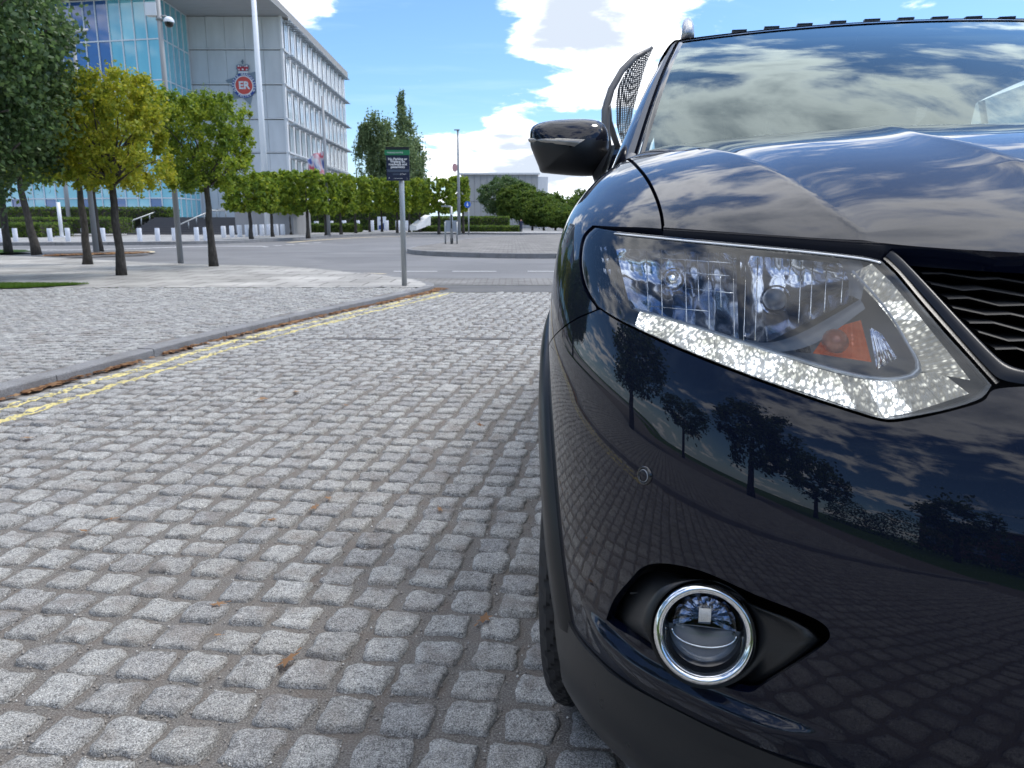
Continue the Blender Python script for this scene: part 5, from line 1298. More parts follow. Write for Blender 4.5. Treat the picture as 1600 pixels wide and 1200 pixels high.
# ---------------------------------------------------------------- headlamp
lamp = empty('headlamp', (0, 0, 0)); lamp.parent = car
lampL = lamp; lamp['label'] = 'swept back headlamp with lit white light strip, nearest the viewer'
outl = LAMP_TOP + LAMP_IN[1:] + LAMP_BOT[1:] + LAMP_OUT[1:-1]
oq = [QT(*p) for p in LAMP_TOP] + [QT(*p) for p in LAMP_IN[1:]] + pxq(LAMP_BOT, 3)[1:] + pxq(LAMP_OUT, 3)[1:-1]
skin_panel('lens_cover', oq, 90, 60, M_lens, lip=0, parent=lamp, mirror=False, inset=.001, corners=[QT(1376, 407), QT(1549, 602)])
cxp, cyp = 1190, 490
def shrink(pts, k): return [(cxp + (x - cxp) * k, cyp + (y - cyp) * k) for x, y in pts]
sm_out = cr_curve(LAMP_TOP, 3)[:-1] + cr_curve(LAMP_IN, 3)[:-1] + cr_curve(LAMP_BOT, 3)[:-1] + cr_curve(LAMP_OUT, 3)[:-1]
def ring_loft(name, loops, m, parent, smooth=True, close=False):
    n = len(loops[0]); V = [p for l in loops for p in l]; F = []
    for k in range(len(loops) - 1):
        for i in range(n): j = (i + 1) % n; F.append((k * n + i, k * n + j, (k + 1) * n + j, (k + 1) * n + i))
    if close: V.append(sum(loops[-1], Vector()) / n); c = len(V) - 1; b = (len(loops) - 1) * n; F += [(b + i, b + (i + 1) % n, c) for i in range(n)]
    return link(name, mk_mesh(name, V, F, m, smooth), parent)
rim0 = [Q(x, y, .0015) for x, y in sm_out]; rim1 = [Q(x, y, .004) for x, y in shrink(sm_out, .985)]; rim2 = [Q(x, y, .028) for x, y in shrink(sm_out, .972)]
ring_loft('bezel', [rim0, rim1, rim2], mat('lamp_bezel_grey', (.16, .18, .21), .3, .3), lamp)
rb = [Q(x, y, .055) for x, y in shrink(sm_out, .97)]
ring_loft('housing', [rim2, rb, [Q(x, y, .085) for x, y in shrink(sm_out, .55)]], M_lampbk, lamp, close=True)
# bright edge line along the top of the lens
ep = [Q(x, y + 4, -.0005) for x, y in cr_curve(LAMP_TOP[1:], 4)]; mb = MB(); mb.tube(ep, .0011, 6); mb.build('edge_line', mat('lens_edge', (.85, .86, .88), .15, .2), lamp, True)
def facet_patch(name, A, B, C, D_, nu, nv_, ins, m, flute=.0022, parent=None, smooth=True):
    fl_n = max(2, nu // 2); nu *= 4; nv_ *= 3
    """A B C D pixel corners (top-left, top-right, bottom-right, bottom-left); a dished reflector built behind the lens"""
    V = []; F = []
    for j in range(nv_ + 1):
        for i in range(nu + 1):
            u, v = i / nu, j / nv_; x = (1 - v) * ((1 - u) * A[0] + u * B[0]) + v * ((1 - u) * D_[0] + u * C[0]); y = (1 - v) * ((1 - u) * A[1] + u * B[1]) + v * ((1 - u) * D_[1] + u * C[1])
            d = ins[0] + (ins[1] - ins[0]) * (1 - min(1, ((2 * u - 1) ** 2 + (2 * v - 1) ** 2) / 1.6)) + flute * abs(math.sin(math.pi * u * fl_n)) + (.0015 if (j % 3 == 2) else 0)
            V.append(Q(x, y, d))
    for j in range(nv_):
        for i in range(nu): k = j * (nu + 1) + i; F.append((k, k + 1, k + nu + 2, k + nu + 1))
    return link(name, mk_mesh(name, V, F, m, smooth), parent or lamp)
facet_patch('reflector', (962, 388), (1150, 396), (1155, 545), (985, 482), 11, 4, (.030, .072), M_refl)
facet_patch('reflector', (1156, 398), (1318, 412), (1335, 468), (1162, 552), 10, 4, (.030, .075), M_refl)
facet_patch('side_reflector', (925, 380), (960, 386), (980, 478), (935, 458), 6, 5, (.030, .045), M_refl, .003)
facet_patch('amber_reflector', (1296, 514), (1345, 500), (1362, 566), (1270, 552), 12, 6, (.022, .048), M_amber, .002)
facet_patch('white_reflector', (1358, 510), (1378, 522), (1402, 560), (1370, 578), 6, 3, (.020, .028), M_refl, .002)
facet_patch('side_bulb_lens', (1240, 535), (1262, 528), (1268, 552), (1244, 550), 4, 3, (.020, .028), M_refl, .002)
# black dividing blade
o = ribbon('divider', L3([(1165, 530), (1205, 535), (1260, 516), (1343, 468)], .022), L3([(1172, 541), (1212, 550), (1275, 536), (1352, 482)], .020), 24, M_lampbk, lamp, .003)
o = ribbon('divider', L3([(1343, 405), (1352, 430), (1345, 470)], .02), L3([(1310, 408), (1325, 432), (1325, 462)], .03), 12, M_lampbk, lamp, .003)
mb = MB()
def ribpx(a, b, ins): mb.tube([Q(a[0] + (b[0] - a[0]) * f, a[1] + (b[1] - a[1]) * f, ins) for f in (0, .33, .66, 1)], .0006, 5)
for x, y0, y1 in ((1010, 392, 488), (1032, 388, 498), (1070, 386, 512), (1089, 387, 470), (1106, 389, 525), (1124, 391, 480), (1145, 394, 540)): ribpx((x, y0), (x + 3, y1), .030)
for y, xa, xb in ((403, 1030, 1142), (423, 1034, 1140), (450, 1070, 1146), (478, 1012, 1106)): ribpx((xa, y), (xb, y + 8), .030)
for x, y0, y1 in ((1166, 400, 540), (1184, 402, 532), (1236, 408, 440), (1252, 410, 505), (1270, 412, 498), (1292, 414, 488), (1318, 418, 474)): ribpx((x, y0), (x - 4, y1), .030)
mb.build('reflector_ribs', M_chrome, lamp, True)
# bulbs
def bulb(px, py, ins, r, m, ringm=None):
    c = Q(px, py, ins); d = Vector((0, -1, 0)); mb = MB(); mb.tube([c - d * .03, c, c + d * .012, c + d * .018], [r * .8, r, r * .85, r * .3], 16); o = mb.build('bulb', m, lamp, True)
    if ringm: mb = MB(); mb.tube([c + d * .002, c + d * .006], [r * 1.35, r * 1.2], 20, cap=False); mb.build('bulb_ring', ringm, lamp, True)
bulb(1052, 437, .045, .011, M_chrome, M_refl); bulb(1211, 468, .045, .012, M_lampbk, M_refl); bulb(1305, 533, .022, .012, mat('amber_bulb', (.25, .05, .02), .3, .2, coat=.5))
# light guide
GU = [(1000, 484), (1048, 500), (1095, 516), (1180, 544), (1230, 560), (1282, 577), (1365, 595), (1428, 584), (1469, 580)]
GLo = [(992, 508), (1025, 526), (1055, 540), (1155, 578), (1205, 596), (1280, 620), (1365, 648), (1403, 650), (1514, 615)]
gu = cr_curve(GU, 6); gl_ = cr_curve(GLo, 6)
a_ = pl_resample(gu, 13); b_ = pl_resample(gl_, 13)
for k in range(12):
    A = [(a_[k].lerp(a_[k + 1], f)) for f in (0.02, .5, .98)]; B_ = [(b_[k].lerp(b_[k + 1], f)) for f in (0.02, .5, .98)]
    m_ = M_led if k < 8 or k == 9 else M_led2
    V = []; F = []; nu, nv_ = 10, 6
    for j in range(nv_ + 1):
        for i in range(nu + 1):
            u, v = i / nu, j / nv_; A0 = a_[k].lerp(a_[k + 1], .006 + .988 * u); B0 = b_[k].lerp(b_[k + 1], .006 + .988 * u); p = A0.lerp(B0, v)
            V.append(Q(p.x, p.y, .020 - .010 * v + .004 * ((i + j) % 2) - .004 * math.sin(math.pi * u)))
    for j in range(nv_):
        for i in range(nu): kk = j * (nu + 1) + i; F.append((kk, kk + 1, kk + nu + 2, kk + nu + 1))
    link('light_guide', mk_mesh('light_guide', V, F, m_), lamp)
RU = [(1329, 428), (1345, 446), (1379, 482), (1412, 529), (1430, 562), (1440, 580)]; RO = [(1362, 412), (1388, 436), (1420, 474), (1447, 507), (1480, 548), (1516, 594)]
a_ = pl_resample(cr_curve(RU, 6), 7); b_ = pl_resample(cr_curve(RO, 6), 7)
for k in range(6):
    V = []; F = []; nu, nv_ = 8, 6
    for j in range(nv_ + 1):
        for i in range(nu + 1):
            u, v = i / nu, j / nv_; p = a_[k].lerp(a_[k + 1], u).lerp(b_[k].lerp(b_[k + 1], u), v)
            V.append(Q(p.x, p.y, .020 - .010 * v + .005 * ((i + j) % 2)))
    for j in range(nv_):
        for i in range(nu): kk = j * (nu + 1) + i; F.append((kk, kk + 1, kk + nu + 2, kk + nu + 1))
    link('light_guide', mk_mesh('light_guide', V, F, M_led if k in (2,) else M_led2), lamp)
o = ribbon('inner_rim', L3([(990, 480), (1095, 510), (1230, 553), (1365, 588), (1430, 577), (1410, 528), (1378, 478), (1330, 424)], .010), L3([(993, 485), (1095, 516), (1230, 560), (1365, 595), (1440, 584), (1416, 530), (1384, 481), (1336, 426)], .012), 60, mat('clear_rim', (.35, .38, .42), .15, .4), lamp, .002)
lamp2 = mirror_part(lamp); lamp2['label'] = 'second headlamp on the far side of the nose'
# ---------------------------------------------------------------- grille
o = ribbon('grille_surround', L3([(1384, 400), (1400, 415), (1450, 470), (1500, 528), (1540, 572), (1563, 592), (1600, 600), (1640, 603)], .012), L3([(1396, 399), (1420, 420), (1480, 482), (1530, 532), (1560, 560), (1585, 574), (1615, 581), (1650, 583)], .020), 50, M_trim_dark, car, .006, 8)
mirror_part(o)
o = ribbon('lamp_edge_trim', L3([(1380, 404), (1405, 428), (1445, 476), (1520, 560), (1556, 600)], .010), L3([(1384, 402), (1412, 428), (1452, 474), (1528, 560), (1562, 597)], .022), 40, M_plast, car, .002); mirror_part(o)
gr = empty('grille', (0, 0, 0)); gr.parent = car; M_slat = mat('grille_black', (.012, .013, .015), .55, spec=.35)
SL = [[(1440, 428), (1475, 428), (1530, 437), (1560, 436), (1600, 443)], [(1454, 444), (1504, 454), (1534, 452), (1598, 463)], [(1480, 467), (1512, 466), (1560, 478), (1600, 477)], [(1488, 481), (1540, 492), (1578, 491), (1605, 497)], [(1514, 505), (1552, 505), (1600, 518)], [(1528, 519), (1575, 533), (1605, 532)], [(1554, 546), (1588, 545), (1605, 550)]]
for s_ in SL:
    P3 = [Q(x, y, .045) for x, y in s_]; last = P3[-1]; x = last.x; z = last.z; r = last.y; k = 0
    while x < -.03:
        nx = min(x + .045, 0); k += 1; z2 = z + (-.008 if k % 2 else .008) * (1 if s_ is not SL[0] else .6); P3.append(Vector((nx, pos(qt_of(Vector((nx, .2, z2)))[0] if False else 0.0, tau_of(z2), .045).y + (abs(nx) ** 2) * .12, z2))); x, z = nx, z2
    for sgn in (1, -1):
        mb = MB(); pts = [Vector((p.x * sgn, p.y, p.z)) for p in P3]
        V = []; F = []
        for p in pts: V += [p + Vector((0, 0, .0012)), p + Vector((0, -.002, 0)), p + Vector((0, .03, -.004)), p + Vector((0, .03, .003))]
        for i in range(len(pts) - 1):
            for j in range(4): F.append((i * 4 + j, i * 4 + (j + 1) % 4, (i + 1) * 4 + (j + 1) % 4, (i + 1) * 4 + j))
        link('slat', mk_mesh('slat', V, F, M_slat), gr)
# ---------------------------------------------------------------- fog lamp
fl = empty('fog_lamp', (0, 0, 0)); fl.parent = car
BEZ = [(957, 972), (966, 945), (977, 928), (992, 908), (1008, 895), (1035, 893), (1065, 899), (1105, 911), (1145, 929), (1180, 946), (1212, 958), (1240, 968), (1268, 984), (1284, 994), (1280, 1003), (1262, 1018), (1228, 1043), (1192, 1064), (1166, 1070), (1130, 1064), (1085, 1048), (1042, 1025), (1005, 1002), (975, 988)]
c0 = Q(1100, 989, .001); axis = Vector((-.08, -1, .26)).normalized(); ax1 = axis.cross(Vector((0, 0, 1))).normalized(); ax2 = ax1.cross(axis).normalized()
if ax2.z < 0: ax2 = -ax2
def circ(r, d, n=48, ph=0.0): return [c0 + (ax1 * math.cos(2 * math.pi * i / n + ph) + ax2 * math.sin(2 * math.pi * i / n + ph)) * r + axis * d for i in range(n)]
RF = .0475
bz = cr_curve(BEZ + [BEZ[0]], 6)[:-1]
# order the outline by angle round the lamp so it lofts cleanly to the ring
def wpx(p): w = Vector((CC.x + p.x * cY + p.y * sY, CC.y - p.x * sY + p.y * cY, p.z)); return project(w.x, w.y, w.z)
cc_ = wpx(c0)
def on_outline(ang):
    best = None
    for i in range(len(bz)):
        a = Vector(bz[i - 1]) - Vector(cc_); b = Vector(bz[i]) - Vector(cc_); d = Vector((math.cos(ang), math.sin(ang))); den = d.x * (b - a).y - d.y * (b - a).x
        if abs(den) < 1e-9: continue
        t = (a.x * (b - a).y - a.y * (b - a).x) / den; u = (a.x * d.y - a.y * d.x) / den
        if t > 0 and -1e-6 <= u <= 1 + 1e-6 and (best is None or t > best): best = t
    return (cc_[0] + math.cos(ang) * best, cc_[1] + math.sin(ang) * best)
C1 = circ(RF + .009, .004, 72); angs = []
for p in C1: x, y = wpx(p); angs.append(math.atan2(y - cc_[1], x - cc_[0]))
OUT = [on_outline(a) for a in angs]
l0 = [Q(x, y, .030) for x, y in OUT]; l1 = [Q(cc_[0] + (x - cc_[0]) * .97, cc_[1] + (y - cc_[1]) * .97, .024) for x, y in OUT]
mids = []
for f in (.75, .5, .25):
    mids.append([l1[i].lerp(C1[i], 1 - f) + axis * (-.004 * math.sin(math.pi * f)) for i in range(72)])
ring_loft('fog_bezel', [l0, l1] + mids + [C1, circ(RF + .004, -.012, 72)], M_plast, fl)
fr3 = [Q(x, y, .0) for x, y in cr_curve(FOG + [FOG[0]], 3)[:-1]]; fr4 = [Q(x, y, .045) for x, y in [(1110 + (x - 1110) * .985, 980 + (y - 980) * .985) for x, y in cr_curve(FOG + [FOG[0]], 3)[:-1]]]
ring_loft('fog_recess', [fr3, fr4], M_gloss, fl)
def torus(name, R, r1, r2, d, m, parent, n=64, k=14, mx=None):
    V = []; F = []
    for i in range(n):
        a = 2 * math.pi * i / n; e = ax1 * math.cos(a) + ax2 * math.sin(a)
        for j in range(k): b = 2 * math.pi * j / k; V.append(c0 + e * (R + r1 * math.cos(b)) + axis * (d + r2 * math.sin(b)))
    for i in range(n):
        for j in range(k): F.append((i * k + j, i * k + (j + 1) % k, ((i + 1) % n) * k + (j + 1) % k, ((i + 1) % n) * k + j))
    return link(name, mk_mesh(name, V, F, m, True), parent)
torus('chrome_ring', RF, .0052, .0070, .004, M_chrome, fl)
ring_loft('lamp_tube', [circ(RF - .004, .0, 48), circ(RF - .009, -.015, 48), circ(RF - .012, -.035, 48)], M_gloss, fl)
rl = RF - .009
ring_loft('fog_lens', [circ(rl, -.012, 48), circ(rl * .8, -.008, 48), circ(rl * .4, -.0045, 48)], M_lens, fl, close=True)
# projector bowl and lower shade
V = []; F = []; nu, nv_ = 18, 5
for j in range(nv_ + 1):
    for i in range(nu + 1):
        a = math.pi * i / nu * 1.15 - .2; f = j / nv_; rr = rl * .86 * (1 - f * .9); V.append(c0 + (ax1 * math.cos(a) + ax2 * math.sin(a)) * rr + ax2 * (.004) + axis * (-.020 - .028 * f ** .6 - (.003 if i % 2 else 0)))
for j in range(nv_):
    for i in range(nu): k = j * (nu + 1) + i; F.append((k, k + 1, k + nu + 2, k + nu + 1))
link('fog_reflector', mk_mesh('fog_reflector', V, F, M_refl), fl)
mb = MB(); mb.add(circ(rl * .98, -.024, 40) + [c0 + axis * -.03], [(i, (i + 1) % 40, 40) for i in range(20, 40)] + [(0, 40, 20)]); 
mb.build('fog_shade', mat('fog_shade_grey', (.10, .11, .125), .35, .3), fl, True)
mb = MB(); pts = [c0 + (ax1 * math.cos(a) * rl * .88 + ax2 * (math.sin(a) * rl * .42 - .004)) + axis * -.02 for a in [math.pi + math.pi * i / 20 for i in range(21)]]; mb.tube(pts, .0014, 6); mb.build('shade_edge', M_chrome, fl, True)
mb = MB(); mb.box(tuple(c0 + axis * -.030 + ax2 * .012), (.013, .006, .018)); mb.build('bulb', M_chrome, fl)
def clip(px, py, w, h):
    c = Q(px, py, .018); mb = MB(); mb.add([c, c + ax1 * w + ax2 * -h * .5, c + ax1 * w * .9 - ax2 * h, c - ax2 * h * .35] + [v - axis * .004 for v in (c, c + ax1 * w + ax2 * -h * .5, c + ax1 * w * .9 - ax2 * h, c - ax2 * h * .35)], [(0, 1, 2, 3), (4, 7, 6, 5), (0, 4, 5, 1), (1, 5, 6, 2), (2, 6, 7, 3), (3, 7, 4, 0)]); mb.build('clip', M_plast, fl)
clip(1000, 925, .012, .004)
fl2 = mirror_part(fl)
# parking sensor
c = Q(1007, 743, -.001); n_ = nrm(*QT(1007, 743)); t1 = n_.cross(Vector((0, 0, 1))).normalized(); t2 = n_.cross(t1)
def fan(c, r, d, n=24): return [c + (t1 * math.cos(2 * math.pi * i / n) + t2 * math.sin(2 * math.pi * i / n)) * r + n_ * d for i in range(n)]
sn = empty('parking_sensor'); sn.parent = car
ring_loft('sensor_ring', [fan(c, .0108, -.001), fan(c, .0100, .0016), fan(c, .0086, .0016), fan(c, .0082, -.0006)], M_gloss, sn); ring_loft('sensor_face', [fan(c, .0078, .0), fan(c, .0072, .0014), fan(c, .004, .0018)], M_paint, sn, close=True)
ring_loft('sensor_gap', [fan(c, .0072, .0016), fan(c, .0066, .0020)], mat('sensor_grey', (.35, .37, .40), .4), sn); mirror_part(sn)
# ---------------------------------------------------------------- wheels and arches
def arch_clad(rc, nm='arch_cladding', a0=-1, a1=188, front=True):
    V = []; F = []; n = 48; prof = [(.392, .0), (.392, .012), (.400, .018), (.425, .017), (.440, .011), (.447, .002), (.449, -.006)]
    for i in range(n + 1):
        a = math.radians(a0 + (a1 - a0) * i / n)
        for (R, o) in prof:
            r = rc - R * math.cos(a); z = .36 + R * math.sin(a)
            z = max(z, .24); 
            if front: q, t = RZ(r, z); p = pos(q, t); nn = Vector((-1, 0, 0)) if r > .75 else nrm(q, t)
            else: p = Vector((-.86, r, z)); nn = Vector((-1, 0, 0))
            V.append(p + nn * (o - .004))
    k = len(prof)
    for i in range(n):
        for j in range(k - 1): F.append((i * k + j, i * k + j + 1, (i + 1) * k + j + 1, (i + 1) * k + j))
    o = link(nm, mk_mesh(nm, V, F, M_plast, True), car); mirror_part(o)
    V = []; F = []; m2 = 26
    for i in range(m2 + 1):
        a = math.radians(25 + 150 * i / m2)
        for x in (-.82, -.55): V.append((x, rc - .395 * math.cos(a), .36 + .395 * math.sin(a)))
    for i in range(m2): F.append((i * 2, i * 2 + 1, i * 2 + 3, i * 2 + 2))
    o = link('wheel_liner', mk_mesh('wheel_liner', V, F, M_inner, True), car); mirror_part(o)
arch_clad(.93); arch_clad(3.635, front=False)
def wheel(x, r, steer=0, side=-1):
    w = empty('wheel', (x, r, .352)); w.parent = car; w.rotation_euler = (0, 0, steer); R = .352; hw = .1125
    prof = [(-hw + .012, .235), (-hw, .27), (-hw - .002, .30), (-hw + .004, .330), (-hw + .018, .3465), (-hw + .030, .3505), (-.035, R), (.035, R), (hw - .03, .3505), (hw - .018, .3465), (hw - .004, .33), (hw + .002, .30), (hw, .27), (hw - .012, .235)]
    # densify the tread and cut grooves
    pr = []
    for (a, b), (c, d) in zip(prof, prof[1:]):
        m = max(1, int(math.hypot(c - a, d - b) / .006)); pr += [(a + (c - a) * i / m, b + (d - b) * i / m) for i in range(m)]
    pr.append(prof[-1]); n = 288; V = []; F = []; k = len(pr)
    for i in range(n):
        a = 2 * math.pi * i / n; 
        for (y, rr) in pr:
            g = 0
            if abs(y) < hw - .016 and rr > .345:
                for gc in (-.062, -.022, .022, .062):
                    if abs(y - gc) < .005: g = .007
                lat = (i + int((y + .2) * 260)) % 6
                if lat == 0 and (abs(y) > .066 or abs(y) < .05): g = .006
            elif rr > .325 and i % 6 == 0: g = .0035
            V.append((y, math.cos(a) * (rr - g), math.sin(a) * (rr - g)))
    for i in range(n):
        for j in range(k - 1): F.append((i * k + j, i * k + j + 1, ((i + 1) % n) * k + j + 1, ((i + 1) % n) * k + j))
    o = link('tyre', mk_mesh('tyre', V, F, M_tyre), w); smooth_angle(o, 28)
    mb = MB(); s = side
    V = []; F = []; n = 40; pr = [(-hw + .012, .237), (-hw + .02, .225), (-hw + .05, .215), (hw - .02, .215), (hw - .012, .237)]
    for i in range(n):
        a = 2 * math.pi * i / n
        for (y, rr) in pr: V.append((y * -s * -1 if s > 0 else y, math.cos(a) * rr, math.sin(a) * rr))
    k = len(pr)
    for i in range(n):
        for j in range(k - 1): F.append((i * k + j, i * k + j + 1, ((i + 1) % n) * k + j + 1, ((i + 1) % n) * k + j))
    link('rim', mk_mesh('rim', V, F, M_rim, True), w)
    mb = MB()
    for q in range(5):
        a = 2 * math.pi * q / 5
        for da in (-.13, .13): mb.tube([(s * (hw - .02) , math.cos(a) * .03, math.sin(a) * .03), (s * (hw - .012), math.cos(a + da) * .13, math.sin(a + da) * .13), (s * (hw - .02), math.cos(a + da * 1.2) * .22, math.sin(a + da * 1.2) * .22)], [.026, .020, .022], 8)
    mb.build('spokes', M_rim, w, True)
    mb = MB(); mb.tube([(s * .03, 0, 0), (s * (hw - .008), 0, 0)], [.15, .045], 20); mb.build('hub', M_gloss, w, True); return w
wheel(-.735, .93, math.radians(-2)); wheel(.735, .93, math.radians(-2), 1); wheel(-.735, 3.635); wheel(.735, 3.635, 0, 1)
# ---------------------------------------------------------------- body side
def side_panel(name, r0, r1, zb, zt, m=M_paint, arch_c=None, nq=30):
    top = [RZ(r1, zt), RZ(r0, zt)]
    if arch_c is None: poly = [RZ(r0, zb), RZ(r1, zb)] + top
    else:
        R = .425; a0 = math.asin((zb - .36) / R); pts = [RZ(arch_c - R * math.cos(a), .36 + R * math.sin(a)) for a in [a0 + (math.pi - 2 * a0) * i / 20 for i in range(21)]]
        poly = [RZ(r0, zb)] + [p for p in pts if True] + [RZ(r1, zb)] + top
    return skin_panel(name, poly, nq, 30, m, corners=[RZ(r0, zb), RZ(r1, zb)] + top)
side_panel('front_door', 1.57, 2.52, .34, 1.0); side_panel('rear_door_skin', 2.53, 3.22, .34, 1.0); side_panel('rear_quarter', 3.23, 4.40, .34, 1.0, arch_c=3.635, nq=60)
mb = MB(); mb.box((-.85, 2.3, .30), (.05, 1.9, .12)); o = mb.build('sill', M_plast, car); mirror_part(o)
# tail
V = []; F = []; secs = [(4.40, .86, .86, .34), (4.50, .855, .84, .34), (4.58, .82, .78, .36), (4.60, .70, .66, .40)]
prof_z = [.34, .45, .6, .75, .9, 1.0]
for (r, w_, w2, zb) in secs:
    for z in prof_z: V.append((-w_ if z < .9 else -w2 + .02, r, max(z, zb)))
    for z in prof_z[::-1]: V.append((w_ if z < .9 else w2 - .02, r, max(z, zb)))
k = 12
for s_ in range(3): F += [(s_ * k + i, s_ * k + (i + 1) % k, (s_ + 1) * k + (i + 1) % k, (s_ + 1) * k + i) for i in range(k)]
F.append(tuple(36 + i for i in range(12))); o = link('tail', mk_mesh('tail', V, F, M_paint, True), car); smooth_angle(o, 40)
# ---------------------------------------------------------------- greenhouse
def surf(name, fn, nu, nv_, m, parent=car, smooth=True, mirror=False, flip=False):
    V = [fn(i / nu, j / nv_) for j in range(nv_ + 1) for i in range(nu + 1)]; F = []
    for j in range(nv_):
        for i in range(nu): k = j * (nu + 1) + i; f = (k, k + 1, k + nu + 2, k + nu + 1); F.append(f[::-1] if flip else f)
    o = link(name, mk_mesh(name, V, F, m, smooth), parent)
    if mirror: mirror_part(o)
    return o
def ws(x, v, off=0.0):      # windscreen: x across, v from scuttle (0) to header (1)
    e = (x / .70) ** 2; bow = .045 * math.sin(math.pi * v)
    r = 1.16 + (2.10 - 1.16) * v + (.235 - .12 * v) * e - bow * .55; z = 1.075 + (1.512 - 1.075) * v - .028 * e * (1 - .5 * v) + bow * .55
    return Vector((x, r + off * .42, z - off * .9))
hw_ = lambda v: .745 + (.628 - .745) * v
surf('windscreen', lambda u, v: ws((2 * u - 1) * (hw_(v) - .006), v), 40, 24, M_screen)
# black band and seals round the screen
surf('screen_seal', lambda u, v: ws(-(hw_(v) - .022 * u - .0), v, -.002 if u < .5 else .001), 3, 24, M_gloss, mirror=True)
surf('screen_seal', lambda u, v: ws((2 * u - 1) * hw_(.99), .975 + .03 * v, -.003), 40, 2, M_gloss)
surf('scuttle', lambda u, v: ws((2 * u - 1) * .76, -.13 + .13 * v, .012), 30, 3, M_plast)
# A pillars in paint with two grey seals
def pil(u, v):
    e = ws(-(hw_(v) + .002), v); o_ = Vector((-(.835 - (.835 - .668) * v), e.y + .10 + .06 * v, e.z - .035 - .025 * (1 - v)))
    p = e.lerp(o_, u); p.z += .014 * math.sin(math.pi * u); p.x -= .010 * math.sin(math.pi * u); return p
surf('pillar', pil, 8, 24, M_paint, mirror=True)
surf('pillar_seal', lambda u, v: pil(.08 + .16 * u, v) + Vector((-.002, -.004, .004)), 3, 24, mat('grey_seal', (.10, .10, .105), .45), mirror=True)
c_ = pil(.3, .02); mb = MB(); mb.tube([pil(.1, .0) + Vector((0, -.02, .0)), pil(.1, .07) + Vector((0, -.01, .008))], [.016, .012], 8); o = mb.build('pillar_cap', mat('grey_cap', (.16, .16, .165), .5), car, True); mirror_part(o)
# roof
def roof(u, v):
    x = (2 * u - 1); w_ = .645 - .02 * v; e = ws(x * hw_(1.0), 1.0, -.004); rr = e.y + (4.15 - e.y) * v; crown = .030 * math.sin(math.pi * min(1, v * 1.1)) ; z = e.z + .010 * sm(v * 12) + crown * (1 - .6 * x * x) - .16 * v ** 4
    return Vector((x * w_, rr, z))
surf('roof', roof, 40, 40, M_paint)
surf('roof_side', lambda u, v: roof(0, v).lerp(Vector((-.690 - .02 * math.sin(math.pi * v), roof(0, v).y + .02, roof(0, v).z - .055)), u) + Vector((0, 0, .008 * math.sin(math.pi * u))), 6, 40, M_paint, mirror=True)
# side glass
def sg(u, v): r = 1.62 + (4.15 - 1.62) * u; top = min(1.44, 1.02 + max(0, (r - 1.50)) * .62) if r < 2.3 else 1.44 - .10 * max(0, (r - 3.4) / .75) ** 2; z = 1.0 + (top - 1.0) * v; return Vector((-(.805 - .125 * (z - 1.0) / .44), r, z))
surf('side_glass', sg, 40, 6, M_sideglass, mirror=True)
for rb_ in (2.52, 3.30): surf('door_frame', lambda u, v: Vector((-(.812 - .125 * v), rb_ - .035 + .07 * u - .02 * v, 1.0 + .44 * v)), 2, 8, M_gloss, mirror=True)
surf('rear_window', lambda u, v: Vector(((2 * u - 1) * (.70 - .08 * v), 4.46 - .30 * v - .0 + .0, 1.0 + .44 * v)), 10, 6, M_sideglass)
# roof rails
for sg_ in (-1, 1):
    mb = MB(); mb.tube([(sg_ * .60, 2.30, 1.535), (sg_ * .600, 2.34, 1.575), (sg_ * .598, 2.42, 1.608), (sg_ * .598, 2.60, 1.618), (sg_ * .60, 3.2, 1.625), (sg_ * .60, 3.8, 1.60), (sg_ * .60, 4.0, 1.54)], [.022, .020, .016, .014, .014, .015, .02], 10)
    o = mb.build('roof_rail', mat('satin_rail', (.50, .51, .53), .3, .8) if sg_ < 0 else bpy.data.materials['satin_rail'], car, True)
for k in range(10):
    x = -.44 + k * .098; p = roof((x / .645 + 1) / 2, .05); mb = MB(); mb.box((x, p.y, p.z + .014), (.046, .02, .006)); mb.build('roof_pad', M_plast, car)
# cabin
mb = MB(); mb.box((0, 1.62, .93), (1.36, .50, .05), M=Matrix.Rotation(math.radians(4), 3, 'X')); mb.build('dashboard', mat('dash_plastic', (.035, .036, .038), .7), car, True)
mb = MB(); mb.box((0, 2.9, .55), (1.45, 2.6, .05)); mb.box((0, 4.2, .9), (1.4, .05, .7)); mb.build('cabin_floor', M_inner, car)
mb = MB(); mb.box((0, 3.1, 1.475), (1.15, 1.7, .01)); mb.build('headlining', mat('headlining_grey', (.30, .30, .29), .9), car)
for x in (-.36, .36):
    st_ = MB(); st_.tube([(x, 2.42, .62), (x, 2.55, .95), (x, 2.62, 1.18)], [.24, .25, .18], 14, flat=.35); st_.tube([(x, 2.64, 1.20), (x, 2.64, 1.36)], [.09, .12], 12, flat=.5); o = st_.build('seat', M_seat, car, True)
mb = MB(); cw = Vector((.36, 1.92, 1.02)); mb.tube([cw + Vector((math.cos(a) * .185, math.sin(a) * -.06 , math.sin(a) * .17)) for a in [2 * math.pi * i / 28 for i in range(29)]], .016, 8); mb.build('steering_wheel', M_inner, car, True)
sp_ = [ws(x, v, .018) for x, v in ((-.10, .99), (.16, .99), (.20, .93), (.10, .86), (-.04, .86), (-.12, .92))]; mb = MB(); mb.add(sp_ + [p + Vector((0, .05, -.03)) for p in sp_], [tuple(range(6)), tuple(range(11, 5, -1))] + [(i, (i + 1) % 6, (i + 1) % 6 + 6, i + 6) for i in range(6)]); mb.build('sensor_housing', mat('housing_grey', (.08, .07, .07), .6), car)
mb = MB(); mb.box((.05, 2.02, 1.36), (.24, .03, .07)); mb.build('rear_view_mirror', M_inner, car)
